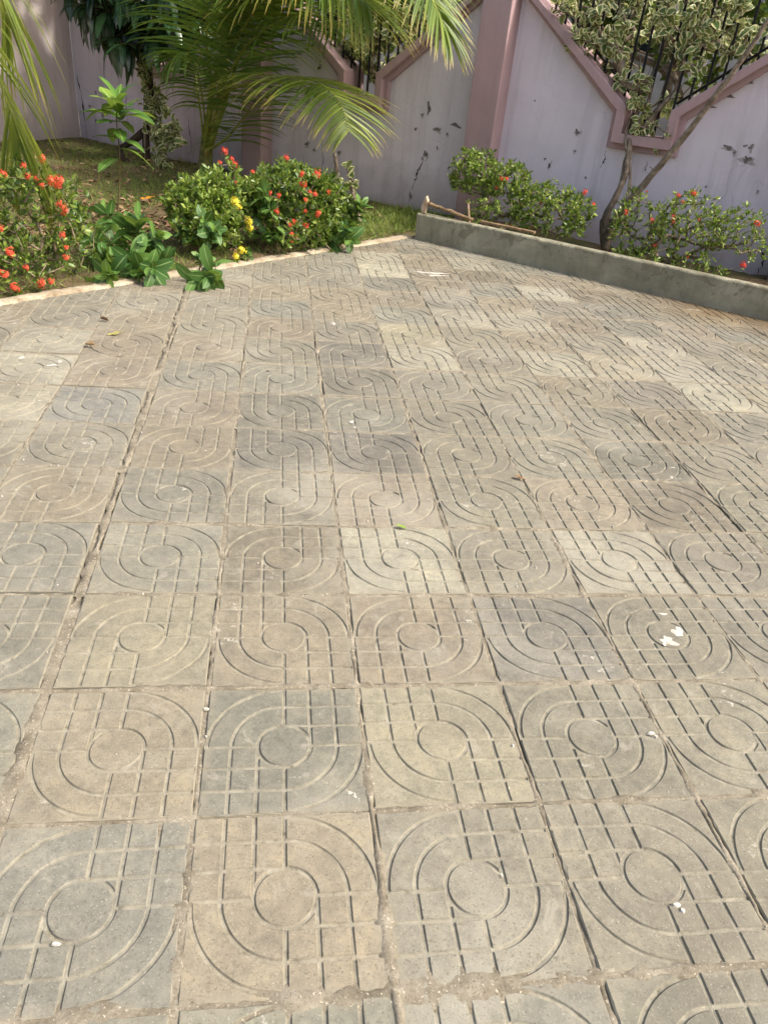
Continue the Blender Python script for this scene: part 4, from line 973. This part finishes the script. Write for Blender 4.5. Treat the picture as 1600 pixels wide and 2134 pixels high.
limb(bg1, [TB] + [(-1.285,7.15,0.305),(-1.165,7.119,0.535),(-0.985,7.1,0.838),(-0.793,7.08,1.177),(-0.647,7.05,1.469),(-0.524,7.03,1.723),(-0.417,7.0,1.99)], (.036, .016))
limb(bg1, [TB] + [(-1.401,7.25,0.316),(-1.322,7.28,0.598),(-1.359,7.4,0.848),(-1.34,7.47,1.026),(-1.228,7.55,1.25),(-1.122,7.6,1.503),(-1.205,7.66,1.873),(-1.293,7.7,2.179)], (.028, .010))
limb(bg1, [TB] + [(-1.209,7.2,0.438),(-1.274,7.32,0.744),(-1.414,7.42,0.998),(-1.442,7.52,1.302),(-1.5,7.599,1.634)], (.018, .007))
limb(bg1, [(-1.30, 7.24, .05)] + [(-1.34,7.22,0.245),(-1.368,7.22,0.409)], (.05, .028), 'darkbark')
for p in [(-1.127,7.0,0.371),(-1.083,7.0,0.338),(-1.18,7.0,0.402)]:
    for q in range(6): single('leaf', rng.choice(BL), bg1, loc(bg1, *p)+rdir()*.03, frame(rdir(-.6, .6)), .8)
cl = [(-4.947,7.75,1.798,0.1,6),(-4.68,7.75,1.641,0.1,6),(-4.443,7.75,1.743,0.1,6),(-4.151,7.75,1.804,0.1,6),(-3.93,7.75,1.899,0.1,6),(-4.54,7.75,1.475,0.1,6),(-4.796,7.75,1.5,0.1,6),(-4.299,7.75,1.538,0.1,6),(-4.019,7.75,1.687,0.1,6),(-4.999,7.75,1.619,0.1,6),(-4.464,7.75,1.348,0.1,6),(-4.233,7.751,2.005,0.1,6),(-3.774,7.75,1.988,0.1,6),(-4.704,7.75,1.898,0.1,6),(-5.118,7.75,1.43,0.1,6),(-4.331,7.75,1.27,0.1,6)]
boug('variegated bougainvillea massed behind the middle V opening and the palm', -4.3, 7.95, .0, [(-4.3, 7.95, .0), (-4.3, 7.95, .6), (-4.35, 7.9, 1.1)], cl + [(c[0]+rng.gauss(0, .2), 8.1, c[2]+.2, .15, 6) for c in cl], 240, 9)
cl = [(-6.94,6.88,0.933,0.05,5),(-7.003,6.881,1.096,0.05,5),(-6.855,6.88,0.819,0.05,5),(-6.842,6.879,0.696,0.05,5),(-6.891,6.88,0.59,0.05,5),(-6.693,6.88,0.587,0.05,5),(-6.543,6.88,0.479,0.05,5),(-6.63,6.88,0.366,0.05,5),(-6.555,6.88,0.299,0.05,5),(-6.785,6.88,0.424,0.05,5),(-6.88,6.88,0.256,0.05,5),(-6.808,6.88,0.134,0.05,5),(-6.735,6.88,0.037,0.05,5),(-6.914,6.88,0.511,0.05,5)] + [(-7.423,7.75,1.453,0.08,4),(-7.248,7.75,1.614,0.08,4),(-7.496,7.75,1.599,0.08,4),(-7.324,7.75,1.708,0.08,4)]
boug('straggling variegated vine hanging on the mango trunk', -7.2, 6.98, .0, [(-7.2, 6.98, .0), (-7.15, 6.96, .4), (-7.1, 6.95, .8), (-7.12, 6.97, 1.05)], cl, 300, 9, sc=1.0, r0=.003, rmax=.018)
# stub of an old stem behind the hedge with a few variegated shoots
cl = [(-3.777,6.3,0.323,0.04,3),(-3.64,6.3,0.388,0.04,3),(-3.672,6.3,0.446,0.04,3),(-3.585,6.3,0.417,0.04,3)]
st = boug('short grey stem with a few variegated leaves behind the hedge, under the palm tips', -3.45, 6.3, .0, [(-3.45, 6.3, .0)], cl, 80, 3, r0=.006)
limb(st, [(-3.45, 6.3, .0)] + [(-3.8,6.3,0.232),(-3.786,6.32,0.407),(-3.85,6.35,0.588)], (.03, .018))

# trees beyond the wall
def back_tree(label, s, n, h, r, cnt_):
    o = plant('leafy_tree', label, 'tree', s, n, .0, 'trees beyond the boundary wall'); T = []
    for k in range(cnt_):
        d = rdir(-.8, 1); q = rng.uniform(.35, 1); T.append(Vector((d.x*r*q, d.y*r*.55*q, h+d.z*r*.8*q)))
    P, par, cnt, tips = grow([Vector((0, 0, 0)), Vector((0, 0, h*.35))], T, .2, .03, .3); par[1] = 0
    branch_mesh('trunk', P, par, [max(c, 40) if i < 2 else c for i, c in enumerate(cnt)], .005, M['bark'], o, .07, 5, .5, .003)
    it = [(P[t]+rdir()*rng.uniform(0, .16), frame(rdir(-.8, .4), rdir()), rng.uniform(.7, 1.4)) for t in tips for _ in range(26)]
    many('crown', leaf_tmpl(.10, .055, 3, .8, .25, .3), it, M['backleaf'], o)
back_tree('leafy green tree beyond the wall behind the right V opening', -1.9, 9.2, 2.2, 1.25, 130)
back_tree('leafy green tree beyond the wall behind the palm', -4.9, 9.4, 2.2, 1.5, 130)
back_tree('leafy green tree beyond the wall above the mango', -8.2, 9.3, 2.2, 1.4, 110)
back_tree('leafy green tree beyond the wall at the far right', .6, 9.3, 2.3, 1.2, 100)

# ------------------------------------------------------------------ grass and litter
def dens(s, n):
    if s > curb_s(min(n, 6.2)) - .12 or n > 7.5: return 0
    v = .55 + .45*math.sin(s*1.9+.6)*math.cos(n*1.3+.4) + .25*math.sin(s*6+n*4)
    litter = math.exp(-(((s+4.6)/.6)**2 + ((n-4.5)/.5)**2))
    v += .25; v -= 1.15*litter
    v -= .6*math.exp(-((s+7.4)**2+(n-7.0)**2)/.35)
    if s > -3.6 and n > 5.45: v = 1.1
    return max(.03, v)
items = []
while len(items) < 52000:
    n = rng.uniform(1.5, 7.5); s = rng.uniform(-9.0, -2.86)
    if rng.random() > dens(s, n): continue
    lush = s > -3.7 and n > 5.4
    d = rdir(.25, 1); items.append((SN(s, n, .005), frame(d, rdir()), rng.uniform(.6, 1.3)*(1.25 if lush else .8)))
many('grass', leaf_tmpl(.07, .0055, 2, .5, .2, .5, 0, .3), items, M['grass']); g_ = bpy.data.objects['grass']; tag(g_, 'short patchy grass growing over the garden bed', 'grass')
items = []
for k in range(1700):
    if k < 900: s, n = rng.gauss(-4.6, .5), rng.gauss(4.5, .5)
    else: s, n = rng.uniform(-9, -3.3), rng.uniform(2, 7.45)
    if s > curb_s(n)-.12 or n > 7.5 or s < -9.05: continue
    d = rdir(-.1, .25); items.append((SN(s, n, .03+rng.uniform(0, .02)), frame(d, Vector((rng.gauss(0, .3), rng.gauss(0, .3), 1))), rng.uniform(.4, 1.2)))
many('leaf_litter', leaf_tmpl(.085, .034, 3, .8, .6, .3), items, M['litter']); tag(bpy.data.objects['leaf_litter'], 'dry brown leaves littering the shaded garden soil', 'leaf litter')

# ------------------------------------------------------------------ small things
def fallen(label, x, y, z, sc, mat, rz, fold=.3, name='fallen_leaf', cat='leaf', wd=.045):
    me = leaf_mesh(name, leaf_tmpl(.1, wd, 6, .8, fold, -.15, .004, .5), M[mat]); o = link(name, me); o.location = (x, y, z); o.rotation_euler = (.05, .08, rz); o.scale = (sc, sc, sc)
    return tag(o, label, cat)
p = SN(*(-5.161,5.084,0.06)); fallen('bright orange-yellow fallen leaf lying on the brown litter', p.x, p.y, .07, 1.35, 'yellowleaf', R(-80), .1, wd=.05)
fallen('curled dark brown dead leaf on a tile joint at left', *(-0.43,3.34), .018, .75, 'litter', R(-120), 1.0)
fallen('small shrivelled dark leaf on the paving near the weed clump', *(-0.38,3.75), .016, .55, 'litter', R(80), 1.2)
fallen('pale yellow-green fallen leaf flat on the paving at left', *(-0.35,3.52), .014, .85, 'paleleaf', R(-75), .15)
fallen('tiny green leaf scrap on a tile joint in the middle of the paving', *(1.05,1.59), .014, .4, 'sapling', R(70), .4)
fallen('dry leaf scrap on the tile joint right of centre', *(1.61,1.98), .014, .5, 'litter', R(70), .6)

def splash(label, pts, seed):
    jr = random.Random(seed); mb = MB()
    for (x, y, w_, h_) in pts:
        n = 18; ph = [jr.uniform(0, 6.28) for _ in range(3)]; b = []
        for k in range(n):
            t = 2*math.pi*k/n; r = 1 + .35*math.sin(2*t+ph[0]) + .25*math.sin(3*t+ph[1]) + .2*math.sin(5*t+ph[2]) + jr.gauss(0, .1)
            b.append((x+math.cos(t)*w_*.5*r, y+math.sin(t)*h_*.5*r, TOP+.0022))
        mb.add(b+[(x, y, TOP+.0032)], [(k, (k+1) % n, n) for k in range(n)])
    o = mb.build('plaster_splash', M['white'], paving); o['label'] = label
splash('white plaster splash dried on a tile', [(1.79,0.97,0.045,0.035),(1.84,1.01,0.03,0.05),(1.83,1.1,0.02,0.012),(1.77,0.96,0.02,0.02)], 5)
splash('small white plaster spots on a tile', [(0.92,2.5,0.025,0.02),(0.93,2.44,0.02,0.012),(-0.69,3.12,0.03,0.03),(-0.52,3.04,0.05,0.02),(-0.5,3.09,0.03,0.02)], 6)
splash('white plaster smear on a tile', [(1.79,5.35,0.2,0.05),(1.82,5.28,0.12,0.05)], 8)

# pebbles and crumbs of mortar scattered over the tiles
mb = MB(); jr = random.Random(21); ns = 0
def crumb(mb, x, y, r):
    k = 6; base = [(x+math.cos(a)*r*jr.uniform(.6, 1.2), y+math.sin(a)*r*jr.uniform(.6, 1.2), TOP-.001) for a in [i*2*math.pi/k for i in range(k)]]
    top = [(x+(q[0]-x)*.6, y+(q[1]-y)*.6, TOP+r*jr.uniform(.6, 1.1)) for q in base]
    mb.add(base+top, [tuple(range(k, 2*k))] + [(i, (i+1) % k, (i+1) % k+k, i+k) for i in range(k)])
while ns < 400:
    x, y = jr.uniform(-1.5, 4.5), jr.uniform(-.2, 6.5)
    if jr.random() < .6:
        if jr.random() < .5: x = round(x/TP)*TP + jr.gauss(0, .012)
        else: y = gy(round(y/TP)) + jr.gauss(0, .012)
    if not inside(x, y, -.02): continue
    crumb(mb, x, y, jr.choice((.0016, .002, .0025, .003, .0045))); ns += 1
o = mb.build('mortar_crumbs', M['white'], None); tag(o, 'tiny pale crumbs of mortar scattered over the paving', 'crumbs', kind='stuff')
def chipstone(label, x, y, r, mat='white', n=1):
    o = empty('pebble', (x, y, TOP)); tag(o, label, 'pebble'); m = MB(); k = 7
    for q in range(n):
        ox, oy = (q*r*1.1, -q*r*1.6); a0 = jr.uniform(0, 1)
        b = [(ox+math.cos(a0+i*2*math.pi/k)*r*(1.7 if q == 0 else .8)*jr.uniform(.7, 1.1), oy+math.sin(a0+i*2*math.pi/k)*r*.8*jr.uniform(.7, 1.1), 0) for i in range(k)]
        t = [(ox+(p[0]-ox)*.7, oy+(p[1]-oy)*.7, r*.8) for p in b]
        m.add(b+t, [tuple(range(k, 2*k))] + [(i, (i+1) % k, (i+1) % k+k, i+k) for i in range(k)])
    m.build('stone_body', M[mat], o)
chipstone('broken white chip on the circle groove of a near tile at right', *(1.42,0.13), .008, n=2)
chipstone('small white chip at the bottom of the circle on the nearest left tile', *(0.17,0.13), .006)
chipstone('small white chip beside the near joint at left', *(0.4,0.72), .006)
chipstone('small white chip on the joint right of the middle', *(1.57,0.6), .007, n=2)
chipstone('small dark pebble on a tile in the middle distance', *(0.53,3.09), .006, 'crack')
chipstone('pale curled flake on the paving near the hedge', *(0.92,3.93), .013)

# hoe and plank left on the low wall
ho = plant('hoe', 'old hoe with a thick wooden handle and pale blade resting on the low wall', 'hoe', -2.74, 6.29, .242)
m = MB(); P = cmr([(0, .0, .085), (.15, .01, .066), (.3, .02, .045), (.46, .035, .02)], 16)
P = [q + Vector((0, 0, rng.gauss(0, .0015))) for q in P]; m.tube(P, [.016+.002*math.sin(i*.9) for i in range(16)], 8); m.build('handle', M['wood'], ho, True)
m = MB(); o_ = [(-.045, .0), (-.052, .05), (-.036, .10), (-.012, .150), (.006, .115), (.012, .075), (-.006, .045), (-.012, .0)]; k = len(o_)
m.add([(a, -.016, b) for a, b in o_] + [(a*.9, .02, b) for a, b in o_], [tuple(range(k))[::-1], tuple(range(k, 2*k))] + [(i, (i+1) % k, (i+1) % k+k, i+k) for i in range(k)]); bevel(m.build('blade', M['blade'], ho), .004, 2)
m = MB(); m.tube([(.02, .005, .09), (.045, .008, .125), (.06, .01, .135)], [.004, .003, .001], 5); m.build('splinter', M['wood'], ho)
pk = plant('plank', 'narrow weathered board lying along the back of the low wall top', 'plank', -2.22, 6.375, .244)
m = MB(); m.box(0, .52, -.022, .022, 0, .02); o = m.build('board', M['wood'], pk); o.rotation_euler = (0, 0, .02); bevel(o, .003, 2)
wp = plant('wooden_stake', 'small pale wooden stake leaning beside the hoe handle', 'stake', -2.36, 6.50, .08)
m = MB(); m.tube([(0, 0, 0), (-.03, -.02, .15), (-.06, -.03, .29)], [.012, .011, .008], 5); m.build('stake_body', M['blade'], wp)
stp = plant('burnt_stump', 'charred black stump at the left edge of the middle hedge', 'stump', -4.22, 4.78, .0)
m = MB(); m.tube([(0, 0, -.02), (.0, .0, .1), (-.01, .01, .2), (-.03, .0, .27), (-.035, 0, .30)], [.085, .07, .055, .035, .012], 9); o = m.build('stump_body', M['char'], stp)
for q in range(4):
    a = q*1.7; m = MB(); m.tube([(math.cos(a)*.05, math.sin(a)*.05, .1), (math.cos(a)*.10, math.sin(a)*.1, .03), (math.cos(a)*.17, math.sin(a)*.17, -.01)], [.02, .017, .008], 6); m.build('root', M['char'], stp)

for o in bpy.data.objects:
    if '_b' in o: del o['_b']
print('objects', len(bpy.data.objects), 'tris', sum(len(m.loop_triangles) if m.loop_triangles else sum(len(p.vertices)-2 for p in m.polygons) for m in bpy.data.meshes))
